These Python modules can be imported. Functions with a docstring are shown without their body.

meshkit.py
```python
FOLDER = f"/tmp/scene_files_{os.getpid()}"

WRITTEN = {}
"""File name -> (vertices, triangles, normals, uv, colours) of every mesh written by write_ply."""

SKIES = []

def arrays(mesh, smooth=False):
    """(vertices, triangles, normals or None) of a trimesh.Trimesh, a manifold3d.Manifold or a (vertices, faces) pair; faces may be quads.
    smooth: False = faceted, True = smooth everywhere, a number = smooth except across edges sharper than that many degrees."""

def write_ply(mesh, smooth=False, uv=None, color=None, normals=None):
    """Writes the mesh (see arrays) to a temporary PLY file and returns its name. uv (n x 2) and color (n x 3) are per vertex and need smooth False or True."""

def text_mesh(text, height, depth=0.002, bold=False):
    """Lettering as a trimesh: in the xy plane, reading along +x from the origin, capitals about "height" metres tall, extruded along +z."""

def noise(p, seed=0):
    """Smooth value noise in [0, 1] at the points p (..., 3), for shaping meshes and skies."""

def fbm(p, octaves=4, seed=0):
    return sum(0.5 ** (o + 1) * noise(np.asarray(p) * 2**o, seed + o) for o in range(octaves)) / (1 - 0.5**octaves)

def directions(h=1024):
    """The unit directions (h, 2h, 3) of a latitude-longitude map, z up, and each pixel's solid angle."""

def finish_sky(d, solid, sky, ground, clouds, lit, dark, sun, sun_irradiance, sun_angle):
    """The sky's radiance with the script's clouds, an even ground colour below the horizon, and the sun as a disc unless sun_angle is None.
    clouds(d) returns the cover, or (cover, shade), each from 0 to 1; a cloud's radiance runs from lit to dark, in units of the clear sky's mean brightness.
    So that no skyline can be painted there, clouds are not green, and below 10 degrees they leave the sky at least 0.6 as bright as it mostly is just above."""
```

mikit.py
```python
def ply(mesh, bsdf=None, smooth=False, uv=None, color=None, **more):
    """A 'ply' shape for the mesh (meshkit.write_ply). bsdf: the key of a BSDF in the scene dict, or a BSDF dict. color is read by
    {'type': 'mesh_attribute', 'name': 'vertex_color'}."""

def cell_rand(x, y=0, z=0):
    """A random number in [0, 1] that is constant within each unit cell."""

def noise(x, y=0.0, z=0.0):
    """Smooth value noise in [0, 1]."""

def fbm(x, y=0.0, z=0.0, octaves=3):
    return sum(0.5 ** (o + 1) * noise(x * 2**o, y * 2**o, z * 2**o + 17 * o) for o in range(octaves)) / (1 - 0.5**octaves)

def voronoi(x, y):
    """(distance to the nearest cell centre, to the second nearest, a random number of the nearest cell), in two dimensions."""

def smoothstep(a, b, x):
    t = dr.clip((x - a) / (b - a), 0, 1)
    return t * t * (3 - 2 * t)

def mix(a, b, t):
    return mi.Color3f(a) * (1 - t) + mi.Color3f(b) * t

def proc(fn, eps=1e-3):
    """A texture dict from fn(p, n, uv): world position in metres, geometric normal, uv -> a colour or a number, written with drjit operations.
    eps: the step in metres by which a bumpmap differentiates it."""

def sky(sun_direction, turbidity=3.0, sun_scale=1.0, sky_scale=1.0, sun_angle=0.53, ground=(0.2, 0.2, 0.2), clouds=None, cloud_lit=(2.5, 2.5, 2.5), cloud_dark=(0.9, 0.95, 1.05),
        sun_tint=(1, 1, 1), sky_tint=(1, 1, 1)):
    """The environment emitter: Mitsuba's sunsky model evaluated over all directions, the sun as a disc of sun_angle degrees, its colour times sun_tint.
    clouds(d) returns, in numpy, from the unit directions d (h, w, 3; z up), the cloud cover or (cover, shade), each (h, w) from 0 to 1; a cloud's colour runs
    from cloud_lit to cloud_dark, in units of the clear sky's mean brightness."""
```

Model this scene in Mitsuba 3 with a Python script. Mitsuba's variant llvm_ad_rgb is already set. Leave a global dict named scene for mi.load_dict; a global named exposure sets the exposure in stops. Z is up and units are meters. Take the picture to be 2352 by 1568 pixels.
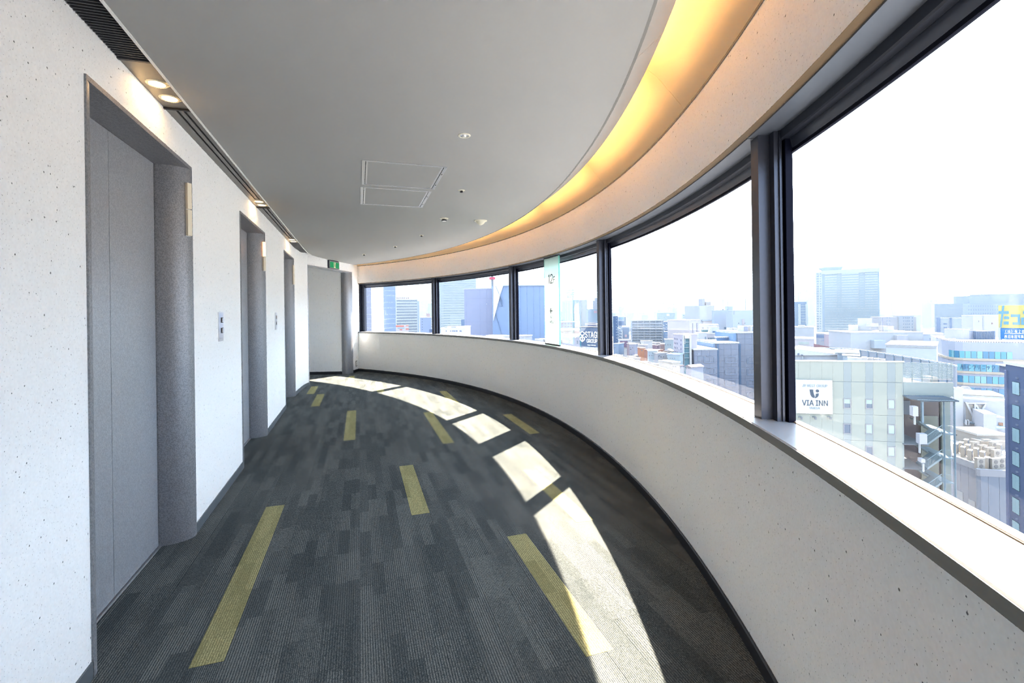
import math, random
import numpy as np
import trimesh
import shapely
from shapely.geometry import Polygon, box as sbox
import mitsuba as mi
import drjit as dr
import mikit
from meshkit import text_mesh

rng = random.Random(7)
T = mi.ScalarTransform4f
scene, labels = {}, {}

# ------------------------------------------------------------------ camera, sky, exposure
# world: y runs along the elevator wall, x across the corridor, z up; the camera stands above the origin
EYE = 1.30
YAW = 0.315                      # the view turns this far (rad) to the right of the wall's direction
FPX = 1075.0                     # focal length in pixels of the 2352 x 1568 frame
FWD = np.array([math.sin(YAW), math.cos(YAW), 0.0])
RIGHT = np.array([math.cos(YAW), -math.sin(YAW), 0.0])
ROLL = 0.0136
scene['camera'] = {'type': 'perspective', 'fov': math.degrees(2 * math.atan(1176 / FPX)), 'fov_axis': 'x',
                   'near_clip': 0.05, 'far_clip': 9000.0, 'principal_point_offset_y': -(713.6 - 784) / 1568.0,
                   'to_world': T().look_at(origin=[0, 0, EYE], target=[float(FWD[0]), float(FWD[1]), EYE],
                                           up=(np.array([0, 0, 1.0]) + ROLL * RIGHT).tolist())}
SUN = (0.755, 0.655, 1.152)
def cloud_cover(d):
    return np.clip(0.65 + 0 * d[..., 2], 0, 1)
scene['sky'] = mikit.sky(SUN, turbidity=6.0, sun_scale=5.4, sky_scale=3.6, ground=(0.30, 0.31, 0.33),
                         clouds=cloud_cover, cloud_lit=(1.5, 1.85, 2.3), cloud_dark=(1.2, 1.5, 1.9), sun_tint=(0.945, 0.965, 1.0))
exposure = 3.0

# ------------------------------------------------------------------ helpers
def put(key, mesh, bsdf, smooth=False, **more):
    """One entry of the scene; a key that is taken gets the next three-digit number."""
    k, n = key, 0
    while k in scene or k in taken:
        n += 1
        k = f'{key}_{n:03d}'
    taken.add(k)
    scene[k] = mikit.ply(mesh, bsdf, smooth=smooth, **more)
    return k
taken = set()
def newthing(name):
    k, n = name, 0
    while k in taken or k in scene:
        n += 1
        k = f'{name}_{n:03d}'
    taken.add(k)
    return k
def tag(k, label, cat=None, group=None, kind=None):
    d = {'label': label}
    if cat: d['category'] = cat
    if group: d['group'] = group
    if kind: d['kind'] = kind
    labels[k] = d
    return k
def struct(k, label):
    labels[k] = {'label': label, 'kind': 'structure'}
    return k
def cat(ms): return trimesh.util.concatenate(ms)
def bx(x0, x1, y0, y1, z0, z1):
    return trimesh.creation.box(bounds=[[min(x0, x1), min(y0, y1), min(z0, z1)], [max(x0, x1), max(y0, y1), max(z0, z1)]])
def extrude(poly, z0, z1):
    ms = []
    for g in getattr(poly, 'geoms', [poly]):
        if g.is_empty or g.area < 1e-7 or g.geom_type != 'Polygon': continue
        m = trimesh.creation.extrude_polygon(g, z1 - z0, engine='earcut')
        m.apply_translation([0, 0, z0]); ms.append(m)
    return cat(ms) if ms else None
def lathe(profile, sections=24):
    return trimesh.creation.revolve(np.array(profile, float), sections=sections)
def frame_of(origin, xdir, zdir=(0, 0, 1)):
    """Matrix that takes local (x right, y up, z out of the face) to the world."""
    x = np.asarray(xdir, float); x /= np.linalg.norm(x)
    y = np.asarray(zdir, float); y /= np.linalg.norm(y)
    M = np.eye(4); M[:3, 0] = x; M[:3, 1] = y; M[:3, 2] = np.cross(x, y); M[:3, 3] = origin
    return M
def placed(m, M):
    m = m.copy(); m.apply_transform(M); return m

# the outer wall's plan curve (measured from the photograph): radius over the angle th, about CEN
CEN = np.array([-6.832, 4.855])
CO = [-0.10886, -0.02371, 0.15800, 0.19714, 8.97017]
TH0, TH1 = -0.44, 1.068
GL0 = -0.228                    # the glazing starts here, a solid wall stands behind it
def radius(th): return np.polyval(CO, np.asarray(th) - 0.3)
def oc(th, off=0.0):
    th = np.asarray(th, float); r = radius(th) + off
    return np.stack([CEN[0] + r * np.cos(th - YAW), CEN[1] + r * np.sin(th - YAW)], -1)
def sweep(profile, th0, th1, step=0.02, closed=True, caps=True):
    """Sweeps a closed profile [(offset, z)] along the plan curve; an offset may be a function of th."""
    n = max(2, int(math.ceil((th1 - th0) / step)) + 1)
    th = np.linspace(th0, th1, n)
    rings = []
    for off, z in profile:
        o = off(th) if callable(off) else off
        rings.append(np.column_stack([oc(th, o), np.full(n, z)]))
    k = len(profile)
    V = np.stack(rings, 1).reshape(-1, 3)
    F = []
    for j in range(k if closed else k - 1):
        j2 = (j + 1) % k
        for i in range(n - 1):
            a, b, c, d = i * k + j, (i + 1) * k + j, (i + 1) * k + j2, i * k + j2
            F += [[a, b, c], [a, c, d]]
    if closed and caps:
        flat = [(p[0](th[:1])[0] if callable(p[0]) else p[0], p[1]) for p in profile]
        try:
            vv, ff = trimesh.creation.triangulate_polygon(Polygon(flat), engine='earcut')
            idx = [int(np.argmin(np.hypot(*(np.array(flat) - q).T))) for q in vv]
            for t in ff:
                F.append([idx[i] for i in t][::-1]); F.append([(n - 1) * k + idx[i] for i in t])
        except Exception:
            pass
    return trimesh.Trimesh(V, np.array(F), process=False)

# ------------------------------------------------------------------ materials
nz, fbm, cellr, sstep, mix = mikit.noise, mikit.fbm, mikit.cell_rand, mikit.smoothstep, mikit.mix
def two(b): return {'type': 'twosided', 'bsdf': b}
def princ(col, rough=0.6, metal=0.0, spec=0.4, **k):
    c = {'type': 'rgb', 'value': list(col)} if isinstance(col, (list, tuple)) else col
    return two({'type': 'principled', 'base_color': c, 'roughness': rough, 'metallic': metal, 'specular': spec, **k})
def diffuse(col):
    c = {'type': 'rgb', 'value': list(col)} if isinstance(col, (list, tuple)) else col
    return two({'type': 'diffuse', 'reflectance': c})
def speckle(s, z):
    """1 where a dark chip lies; s and z in metres."""
    d, _, w = mikit.voronoi(s / 0.034, z / 0.034)
    big = dr.select(w > 0.66, 0.018 + 0.080 * dr.square((w - 0.66) / 0.34), 0.0)
    d2, _, w2 = mikit.voronoi(s / 0.0135 + 7.3, z / 0.0135)
    small = dr.select(w2 > 0.60, 0.080, 0.0)
    return dr.maximum(dr.select(d < big, 1.0, 0.0), dr.select(d2 < small, 0.7, 0.0))
def wall_paint(base):
    def fn(p, n, uv):
        ang = dr.atan2(p.y - float(CEN[1]), p.x - float(CEN[0])) * 9.0
        s = dr.select(p.x < -0.75, dr.select(dr.abs(n.y) > 0.7, p.x * 1.0, p.y * 1.0), ang)
        s = dr.select((p.y > 9.6) & (p.x < -0.1) & (dr.abs(n.y) > 0.7), p.x * 1.0, s)
        k = speckle(s, p.z)
        g = 0.97 + 0.06 * nz(s * 160, p.z * 160)
        return mix(mi.Color3f(*base) * g, (0.05, 0.05, 0.05), k * 0.88)
    return fn
def mottle(lo, hi, f=110.0):
    def fn(p, n, uv):
        t = fbm((p.x + p.y * 0.7) * f, p.z * f, p.y * f, octaves=2)
        return mix(lo, hi, sstep(0.3, 0.7, t))
    return fn
def carpet(p, n, uv):
    tone, style = uv.x, uv.y
    sub = cellr(dr.floor(p.x / 0.0575 + 0.25), dr.floor(p.y / 0.29 + cellr(dr.floor(p.x / 0.0575 + 0.25)) * 3.1))
    per = dr.select(style > 0.5, 0.0095, 0.0072)
    rib = dr.abs(p.x / per - dr.floor(p.x / per) - 0.5) * 2.0
    tuft = nz(p.x * 420, p.y * 300, style * 9)
    tuft2 = nz(p.x * 900, p.y * 210, 3 + style * 9)
    ribk = sstep(0.25, 0.8, rib) * (0.35 + 0.65 * sub)
    lum = (0.08 + 1.45 * ribk * tuft + 0.85 * tuft2) * (0.84 + 0.18 * tone + 0.16 * sub)
    grey = mix((0.034, 0.043, 0.048), (0.180, 0.192, 0.186), dr.clip(lum - 0.42, 0, 1))
    gold = mix((0.17, 0.165, 0.080), (0.42, 0.395, 0.22), dr.clip(lum - 0.45, 0, 1))
    return dr.select(style > 1.5, gold, grey)
scene['mat_wall'] = princ(mikit.proc(wall_paint((0.80, 0.81, 0.80))), 0.7, spec=0.25)
scene['mat_ceiling'] = diffuse((0.39, 0.395, 0.39))
scene['mat_hammer'] = princ(mikit.proc(mottle((0.315, 0.335, 0.365), (0.405, 0.425, 0.455), 230.0)), 0.42, metal=0.45, spec=0.5)
scene['mat_hammer_jamb'] = princ(mikit.proc(mottle((0.19, 0.20, 0.215), (0.27, 0.28, 0.30), 230.0)), 0.45, metal=0.4, spec=0.5)
scene['mat_hammer_dark'] = princ(mikit.proc(mottle((0.18, 0.185, 0.20), (0.24, 0.245, 0.265), 230.0)), 0.5, metal=0.3, spec=0.5)
scene['mat_carpet'] = diffuse(mikit.proc(carpet))
scene['mat_floor_base'] = diffuse((0.03, 0.033, 0.036))
scene['mat_skirting'] = princ((0.020, 0.022, 0.028), 0.45)
scene['mat_skirting_grey'] = princ((0.09, 0.105, 0.115), 0.5)
scene['mat_black'] = princ((0.010, 0.010, 0.012), 0.5)
scene['mat_black_gloss'] = princ((0.003, 0.004, 0.011), 0.5, spec=0.05)
scene['mat_reveal'] = princ((0.09, 0.10, 0.13), 0.2, metal=0.6, spec=0.5)
scene['mat_alu'] = princ((0.62, 0.63, 0.65), 0.35, metal=0.9)
scene['mat_alu_dark'] = princ((0.040, 0.046, 0.064), 0.38, metal=0.55, spec=0.5)
scene['mat_frame_dark'] = princ((0.025, 0.03, 0.045), 0.35, metal=0.5, spec=0.5)
scene['mat_sill'] = princ((0.24, 0.25, 0.265), 0.36, metal=0.35, spec=0.5)
scene['mat_sill_edge'] = princ((0.17, 0.175, 0.17), 0.5, metal=0.2)
scene['mat_soffit'] = princ((0.10, 0.115, 0.14), 0.35, metal=0.4, spec=0.4)
scene['mat_steel'] = princ((0.70, 0.71, 0.73), 0.25, metal=1.0)
scene['mat_white'] = princ((0.80, 0.80, 0.78), 0.5)
scene['mat_cream'] = princ((0.72, 0.68, 0.55), 0.5)
scene['mat_trim_brown'] = princ((0.11, 0.07, 0.033), 0.6)
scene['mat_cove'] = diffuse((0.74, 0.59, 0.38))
scene['mat_glass'] = {'type': 'thindielectric', 'int_ior': 1.18}
scene['mat_louver'] = princ((0.035, 0.037, 0.042), 0.5)
scene['mat_plate'] = princ((0.16, 0.16, 0.15), 0.4, metal=0.4)

# ------------------------------------------------------------------ plan of the hall
HEAD, CEIL, SLOT = 2.165, 2.35, 2.385
def wv(u): return -0.932 - (u - 2.0) * 0.0087            # x of the elevator wall's face
END_PATH = [(-0.985, 8.114), (-0.980, 8.30), (-0.971, 8.494), (-0.952, 8.814), (-0.92, 9.051), (-0.884, 9.193)]
DOOR_A, DOOR_B, CORNER = np.array([-0.884, 9.193]), np.array([-0.157, 10.671]), np.array([-0.024, 11.008])
BACK_PATH = [(wv(1.0), 1.0), (wv(0.2), 0.2), (-0.91, 0.0), (-0.86, -0.3), (-0.55, -0.85)]
near_end = oc(TH0, 0.05)
OPEN = [(2.083, 3.215), (4.473, 5.600), (7.060, 8.114)]
def thick_path(pts, t):
    """Polygon of a wall of thickness t on the left (outer, -x) side of the path that runs with growing y."""
    pts = np.array(pts, float); d = np.gradient(pts, axis=0); d /= np.linalg.norm(d, axis=1, keepdims=True)
    out = pts + t * np.stack([-d[:, 1], d[:, 0]], 1)
    return Polygon(np.vstack([pts, out[::-1]])).buffer(0)

# elevator wall: piers, lintels, curved end
piers = [list(reversed(BACK_PATH)) + [(wv(2.083), 2.083)], [(wv(3.215), 3.215), (wv(4.473), 4.473)], [(wv(5.6), 5.6), (wv(7.06), 7.06)], END_PATH]
ms = [extrude(thick_path(p, 0.30 if i < 3 else 0.14), 0, 2.40) for i, p in enumerate(piers)]
for a, b in OPEN:
    ms.append(extrude(thick_path([(wv(a), a), (wv(b), b)], 0.30), HEAD, 2.40))
put('wall_left', cat(ms), 'mat_wall', smooth=25)
struct('wall_left', 'white elevator wall with dark chips that curves at its far end')
# end wall: lintel over the far doorway, the short piece to the corner, the passage behind
ms = [extrude(thick_path([tuple(DOOR_A), tuple(DOOR_B)], 0.14), HEAD + 0.012, 2.40),
      extrude(thick_path([tuple(DOOR_B), tuple(CORNER + (CORNER - DOOR_B) * 0.15)], 0.14), 0, 2.40)]
put('wall_back', cat(ms), 'mat_wall')
struct('wall_back', 'white end wall around the doorway beside the window corner')
pas = [(-0.306, 10.60), (-1.02, 10.80), (-2.6, 11.22)]
ms = [extrude(thick_path(pas[::-1], -0.12) if False else Polygon([pas[0], pas[1], pas[2], (-2.6, 11.4), (-0.9, 11.0), (-0.25, 10.82)]), 0, 2.40),
      extrude(Polygon([(-2.6, 8.6), (-2.45, 8.6), (-2.45, 11.3), (-2.6, 11.3)]), 0, 2.40),
      extrude(Polygon([(-1.03, 9.20), (-0.95, 9.33), (-2.5, 9.75), (-2.5, 9.6)]), 0, 2.40)]
put('wall_passage', cat(ms), 'mat_wall')
struct('wall_passage', 'beige chipped wall of the passage seen through the far doorway')
# wall behind the camera
put('wall_front', extrude(thick_path([tuple(near_end), (-0.3, -1.05), (-0.55, -0.85)], 0.15), 0, 2.6), 'mat_wall')
struct('wall_front', 'white end wall behind the viewer')

# ------------------------------------------------------------------ floor with carpet planks
ths = np.linspace(TH0, TH1, 90)
hall = Polygon(np.vstack([oc(ths, 0.0), [CORNER, DOOR_B, DOOR_A], np.array(END_PATH)[::-1], [(wv(u), u) for u in (8.0, 6.0, 4.0, 1.0)], np.array(BACK_PATH)])).buffer(0)
passage = Polygon([DOOR_A, DOOR_B, (-0.306, 10.60), (-1.02, 10.80), (-2.45, 11.18), (-2.45, 9.72), (-0.95, 9.33)]).buffer(0.001)
recess = [Polygon([(wv(a) + .01, a), (wv(b) + .01, b), (wv(b) - 0.135, b - 0.09), (wv(a) - 0.135, a + 0.09)]) for a, b in OPEN]
floor_poly = shapely.unary_union([hall, passage] + [r.buffer(0.001) for r in recess]).buffer(0)
put('floor', extrude(floor_poly.buffer(0.03), -0.05, 0.0), 'mat_floor_base')
struct('floor', 'carpet floor of dark grey planks with scattered olive yellow planks')
gold_planks = [(0.301, 3.05, 4.055), (-0.172, 5.065, 6.585), (0.764, 4.595, 6.11), (1.687, 4.63, 5.615), (-0.665, 7.09, 8.12), (1.221, 6.63, 7.65),
               (1.244, 2.60, 3.595), (0.79, 1.585, 2.575), (-0.615, 2.01, 3.515), (-0.225, 9.2, 10.22), (0.259, 7.94, 9.15), (-0.83, 8.2, 9.03), (1.70, 0.9, 2.0), (-0.165, 0.2, 1.2)]
gold = [sbox(v, u0, v + 0.1145, u1) for v, u0, u1 in gold_planks]
gold_all = shapely.unary_union([g.buffer(0.0004) for g in gold])
W = 0.115
prn = random.Random(11)
def plank(name, poly, tone, style, h):
    for g in getattr(poly, 'geoms', [poly]):
        if g.geom_type == 'Polygon' and g.area > 0.0015:
            m = extrude(g, -0.002, h)
            if m is None: continue
            put(name, m, 'mat_carpet', uv=np.tile([tone, style], (len(m.vertices), 1)))
clip = floor_poly.buffer(-0.001)
for g in gold:
    plank('floor__yellow_plank', g.intersection(clip), 0.5, 2.0, 0.0022)
col = int(math.floor((-2.46 - 0.301) / W))
while 0.301 + col * W < 2.25:
    x0 = 0.301 + col * W
    y = -1.6 - prn.random()
    while y < 11.3:
        L = 1.0 if x0 > -0.95 else 1.6
        piece = sbox(x0 + 0.0003, y + 0.0004, x0 + W - 0.0003, y + L - 0.0004).intersection(clip).difference(gold_all)
        plank('floor__carpet_plank', piece, prn.random(), prn.random(), 0.0012 + 0.0009 * prn.random())
        y += L
    col += 1

# ------------------------------------------------------------------ parapet wall, upper wall, window frame
def rect(o0, o1, z0, z1): return [(o0, z0), (o1, z0), (o1, z1), (o0, z1)]
put('wall_right__parapet', sweep(rect(0.0, 0.165, 0.0, 0.852), TH0 - 0.02, TH1 + 0.03), 'mat_wall', smooth=30)
put('wall_right__upper_band', sweep([(0.0, 1.957), (0.02, 1.95), (0.24, 1.95), (0.24, 2.40), (0.0, 2.343)], TH0 - 0.02, TH1 + 0.03), 'mat_wall', smooth=30)
put('wall_right__lower_trim', sweep([(-0.002, 1.957), (0.02, 1.9495), (0.02, 1.953), (0.0, 1.96)], TH0, TH1), 'mat_trim_brown', smooth=30)
put('wall_right__top_trim', sweep([(-0.004, 2.338), (0.006, 2.338), (0.006, 2.349), (-0.004, 2.349)], TH0, TH1), 'mat_sill_edge', smooth=30)
struct('wall_right', 'curved window wall: chipped white parapet below and band above the glass')
labels['wall_right__lower_trim'] = {'label': 'thin brown edge along the bottom of the upper band'}
put('baseboard_right', sweep([(-0.010, 0.0), (-0.010, 0.055), (-0.006, 0.06), (0.01, 0.06), (0.01, 0.0)], TH0, TH1), 'mat_skirting', smooth=30)
struct('baseboard_right', 'black skirting along the curved window wall')
MULL = [-0.367, -0.080, 0.207, 0.494, 0.781]
cuts = [GL0] + MULL[1:] + [TH1]
put('wall_right__near_pier', sweep(rect(0.001, 0.30, 0.85, 1.96), TH0 - 0.02, GL0), 'mat_wall', smooth=30)
# sill, one piece per window, with a hairline joint under each mullion
for i in range(5):
    a, b = cuts[i], cuts[i + 1]
    k = f'window_{i+1}'
    put(f'{k}__sill', sweep([(-0.012, 0.852), (0.0, 0.852), (0.160, 0.852), (0.160, 0.882), (-0.009, 0.882), (-0.012, 0.879)], a + 0.0003, b - 0.0003, 0.015), 'mat_sill', smooth=30)
    put(f'{k}__sill_edge', sweep([(-0.0145, 0.850), (-0.011, 0.850), (-0.011, 0.8785), (-0.0145, 0.8785)], a, b, 0.015), 'mat_sill_edge', smooth=30)
    put(f'{k}__bottom_rail', sweep([(0.137, 0.882), (0.158, 0.882), (0.158, 0.8875), (0.139, 0.8875), (0.137, 0.886)], a + 0.008, b - 0.008, 0.015), 'mat_white', smooth=30)
    put(f'{k}__gasket', sweep([(0.133, 0.882), (0.1372, 0.882), (0.1372, 0.8845), (0.133, 0.8845)], a + 0.008, b - 0.008, 0.015), 'mat_trim_brown', smooth=30)
    put(f'{k}__soffit', sweep([(0.02, 1.9495), (0.02, 1.944), (0.105, 1.944), (0.105, 1.9495)], a + 0.0004, b - 0.0004, 0.015), 'mat_soffit', smooth=30)
    put(f'{k}__head_frame', sweep([(0.105, 1.9495), (0.105, 1.914), (0.110, 1.910), (0.133, 1.910), (0.133, 1.9495)], a, b, 0.015), 'mat_frame_dark', smooth=30)
    put(f'{k}__head_strip', sweep([(0.134, 1.9495), (0.134, 1.908), (0.1415, 1.872), (0.1425, 1.872), (0.1425, 1.9495)], a + 0.006, b - 0.006, 0.015), 'mat_reveal', smooth=30)
    put(f'{k}__head_lip', sweep([(0.141, 1.872), (0.141, 1.862), (0.150, 1.860), (0.165, 1.885), (0.165, 1.94), (0.141, 1.94)], a + 0.006, b - 0.006, 0.015), 'mat_black_gloss', smooth=30)
    put(f'{k}__glass_pane', sweep([(0.1445, 0.889), (0.1445, 1.864)], a + 0.008, b - 0.008, 0.015, closed=False), 'mat_glass', smooth=True)
    struct(k, ['window at the near edge of the view beside the viewer', 'near window right of the largest mullion' if False else 'wide window left of the nearest mullion', 'window with the hanging 12F sign', 'narrow-looking window showing the pale blue block', 'farthest window at the corner of the hall'][i])
def prism(pts_to, z0, z1):
    return extrude(Polygon(pts_to).buffer(0), z0, z1)
def mull_box(c, w, o0, o1):
    h = w / 2 / 9.0
    return [oc(c - h, o0), oc(c + h, o0), oc(c + h, o1), oc(c - h, o1)]
for i, c in enumerate(MULL[1:]):
    k = newthing('mullion')
    put(k + '__cap', prism(mull_box(c, 0.064, 0.043, 0.086), 0.882, 1.944), 'mat_alu_dark')
    put(k + '__frame', prism(mull_box(c, 0.135, 0.084, 0.112), 0.882, 1.944), 'mat_alu_dark')
    put(k + '__glazing_pocket', cat([prism(mull_box(c, 0.118, 0.108, 0.118), 0.882, 1.944), prism(mull_box(c, 0.166, 0.117, 0.141), 0.882, 1.93)]), 'mat_black_gloss')
    put(k + '__cover_strip', prism(mull_box(c, 0.150, 0.100, 0.106), 0.884, 1.942), 'mat_frame_dark')
    labels[k] = {'label': ['nearest dark grey window mullion on the white sill', 'second nearest dark mullion, right of the hanging 12F sign', 'dark mullion left of the hanging 12F sign', 'farthest dark mullion, next to the corner window'][i], 'category': 'mullion', 'group': 'dark mullions between the curved windows'}
k = 'window_5'
put(k + '__corner_frame', cat([prism([oc(1.066, 0.03), oc(1.056, 0.03), oc(1.056, 0.17), oc(1.066, 0.17)], 0.882, 1.944)]), 'mat_alu')
put(k + '__corner_post', cat([prism([oc(1.056, 0.07), oc(1.050, 0.07), oc(1.050, 0.17), oc(1.056, 0.17)], 0.882, 1.944), prism([oc(1.052, 0.11), oc(1.040, 0.11), oc(1.040, 0.17), oc(1.052, 0.17)], 0.882, 1.944)]), 'mat_frame_dark')

# ------------------------------------------------------------------ ceiling, cove
def off_ce(th): return np.interp(th, [-0.5, -0.115, 0.1, 0.25, 0.4, 0.55, 0.8, 1.0, 1.07], [-0.35, -0.36, -0.405, -0.405, -0.39, -0.36, -0.27, -0.20, -0.18])
def off_lip(th): return np.interp(th, [-0.5, 0.45, 0.8, 1.07], [-0.253, -0.253, -0.205, -0.14])
SLOTX = lambda u: -0.802 - (u - 2.0) * 0.0068           # ceiling's edge along the slot
thc = np.linspace(TH0, TH1, 80)
edge = oc(thc, off_ce(thc))
end_in = [(-0.60, 9.72), (-0.72, 9.42), (-0.80, 9.12), (-0.838, 8.8), (-0.845, 8.6), (SLOTX(8.2), 8.2)]
ceil_poly = Polygon(np.vstack([edge, [CORNER + [0.0, 0.1], DOOR_B + [-0.1, 0.15], DOOR_A + (DOOR_B - DOOR_A) * 0.40 + [-0.07, 0.02]], end_in, [(SLOTX(1.0), 1.0), (SLOTX(-0.2), -0.2), (-0.5, -1.0)]])).buffer(0)
put('ceiling', extrude(ceil_poly, CEIL, CEIL + 0.035), 'mat_ceiling')
struct('ceiling', 'smooth light grey ceiling between the elevator wall and the curved cove')
put('ceiling__edge_trim', sweep([(lambda t: off_ce(t) - 0.006, CEIL - 0.001), (lambda t: off_ce(t) + 0.006, CEIL - 0.001), (lambda t: off_ce(t) + 0.006, CEIL + 0.03), (lambda t: off_ce(t) - 0.006, CEIL + 0.03)], TH0, TH1), 'mat_sill_edge', smooth=30)
strip_cuts = [TH0, -0.235, -0.062, 0.11, 0.283, 0.455, 0.627, 0.80, 1.066]
for a, b in zip(strip_cuts[:-1], strip_cuts[1:]):
    put('ceiling__cove_strip', sweep([(lambda t: off_ce(t) + 0.007, CEIL + 0.004), (off_lip, CEIL + 0.105), (off_lip, CEIL + 0.118), (lambda t: off_ce(t) + 0.007, CEIL + 0.02)], a + 0.0003, b - 0.0003), 'mat_ceiling', smooth=30)
cove_cuts = [TH0, -0.349, -0.176, -0.004, 0.169, 0.341, 0.514, 0.687, 0.86, 1.066]
prof = [(-0.50, 2.62), (-0.42, 2.655), (-0.33, 2.648), (-0.24, 2.60), (-0.14, 2.515), (-0.06, 2.42), (0.0, 2.346)]
back = [(o - 0.006, z + 0.01) for o, z in prof][::-1]
for a, b in zip(cove_cuts[:-1], cove_cuts[1:]):
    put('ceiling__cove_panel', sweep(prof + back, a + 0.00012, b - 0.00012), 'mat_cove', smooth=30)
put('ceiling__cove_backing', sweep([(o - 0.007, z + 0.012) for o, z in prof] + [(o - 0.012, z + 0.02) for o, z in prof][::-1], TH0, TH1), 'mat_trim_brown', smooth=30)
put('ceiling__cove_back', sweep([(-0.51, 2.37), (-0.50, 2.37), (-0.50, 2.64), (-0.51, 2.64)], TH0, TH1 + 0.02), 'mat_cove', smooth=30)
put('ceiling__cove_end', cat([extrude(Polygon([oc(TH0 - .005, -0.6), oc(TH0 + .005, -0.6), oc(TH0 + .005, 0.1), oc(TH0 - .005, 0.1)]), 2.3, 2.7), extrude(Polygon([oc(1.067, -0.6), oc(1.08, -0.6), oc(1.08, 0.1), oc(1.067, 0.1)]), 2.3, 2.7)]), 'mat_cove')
WARM = (1.0, 0.60, 0.24)
for a, b in zip(cove_cuts[:-1], cove_cuts[1:]):
    n = 7
    tt = np.linspace(a + 0.012, b - 0.012, n)
    pts = np.column_stack([oc(tt, off_lip(tt) - 0.075), np.full(n, CEIL + 0.135)])
    m = cat([trimesh.creation.cylinder(0.012, segment=[pts[i], pts[i + 1]], sections=8) for i in range(n - 1)])
    put('ceiling__cove_lamp', m, 'mat_white', emitter={'type': 'area', 'radiance': {'type': 'rgb', 'value': [5.0 * c for c in WARM]}})
# roof over everything that the hall does not show
put('trim_3', extrude(Polygon([(-3.5, -3), (3.2, -3), (3.2, 13), (-3.5, 13)]).intersection(shapely.unary_union([hall, passage, thick_path([(wv(0), 0), (wv(8.2), 8.2)], .6)]).buffer(0.35)), 2.72, 2.9), 'mat_black')
struct('trim_3', 'slab above the hall, hidden by the ceiling')

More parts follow.
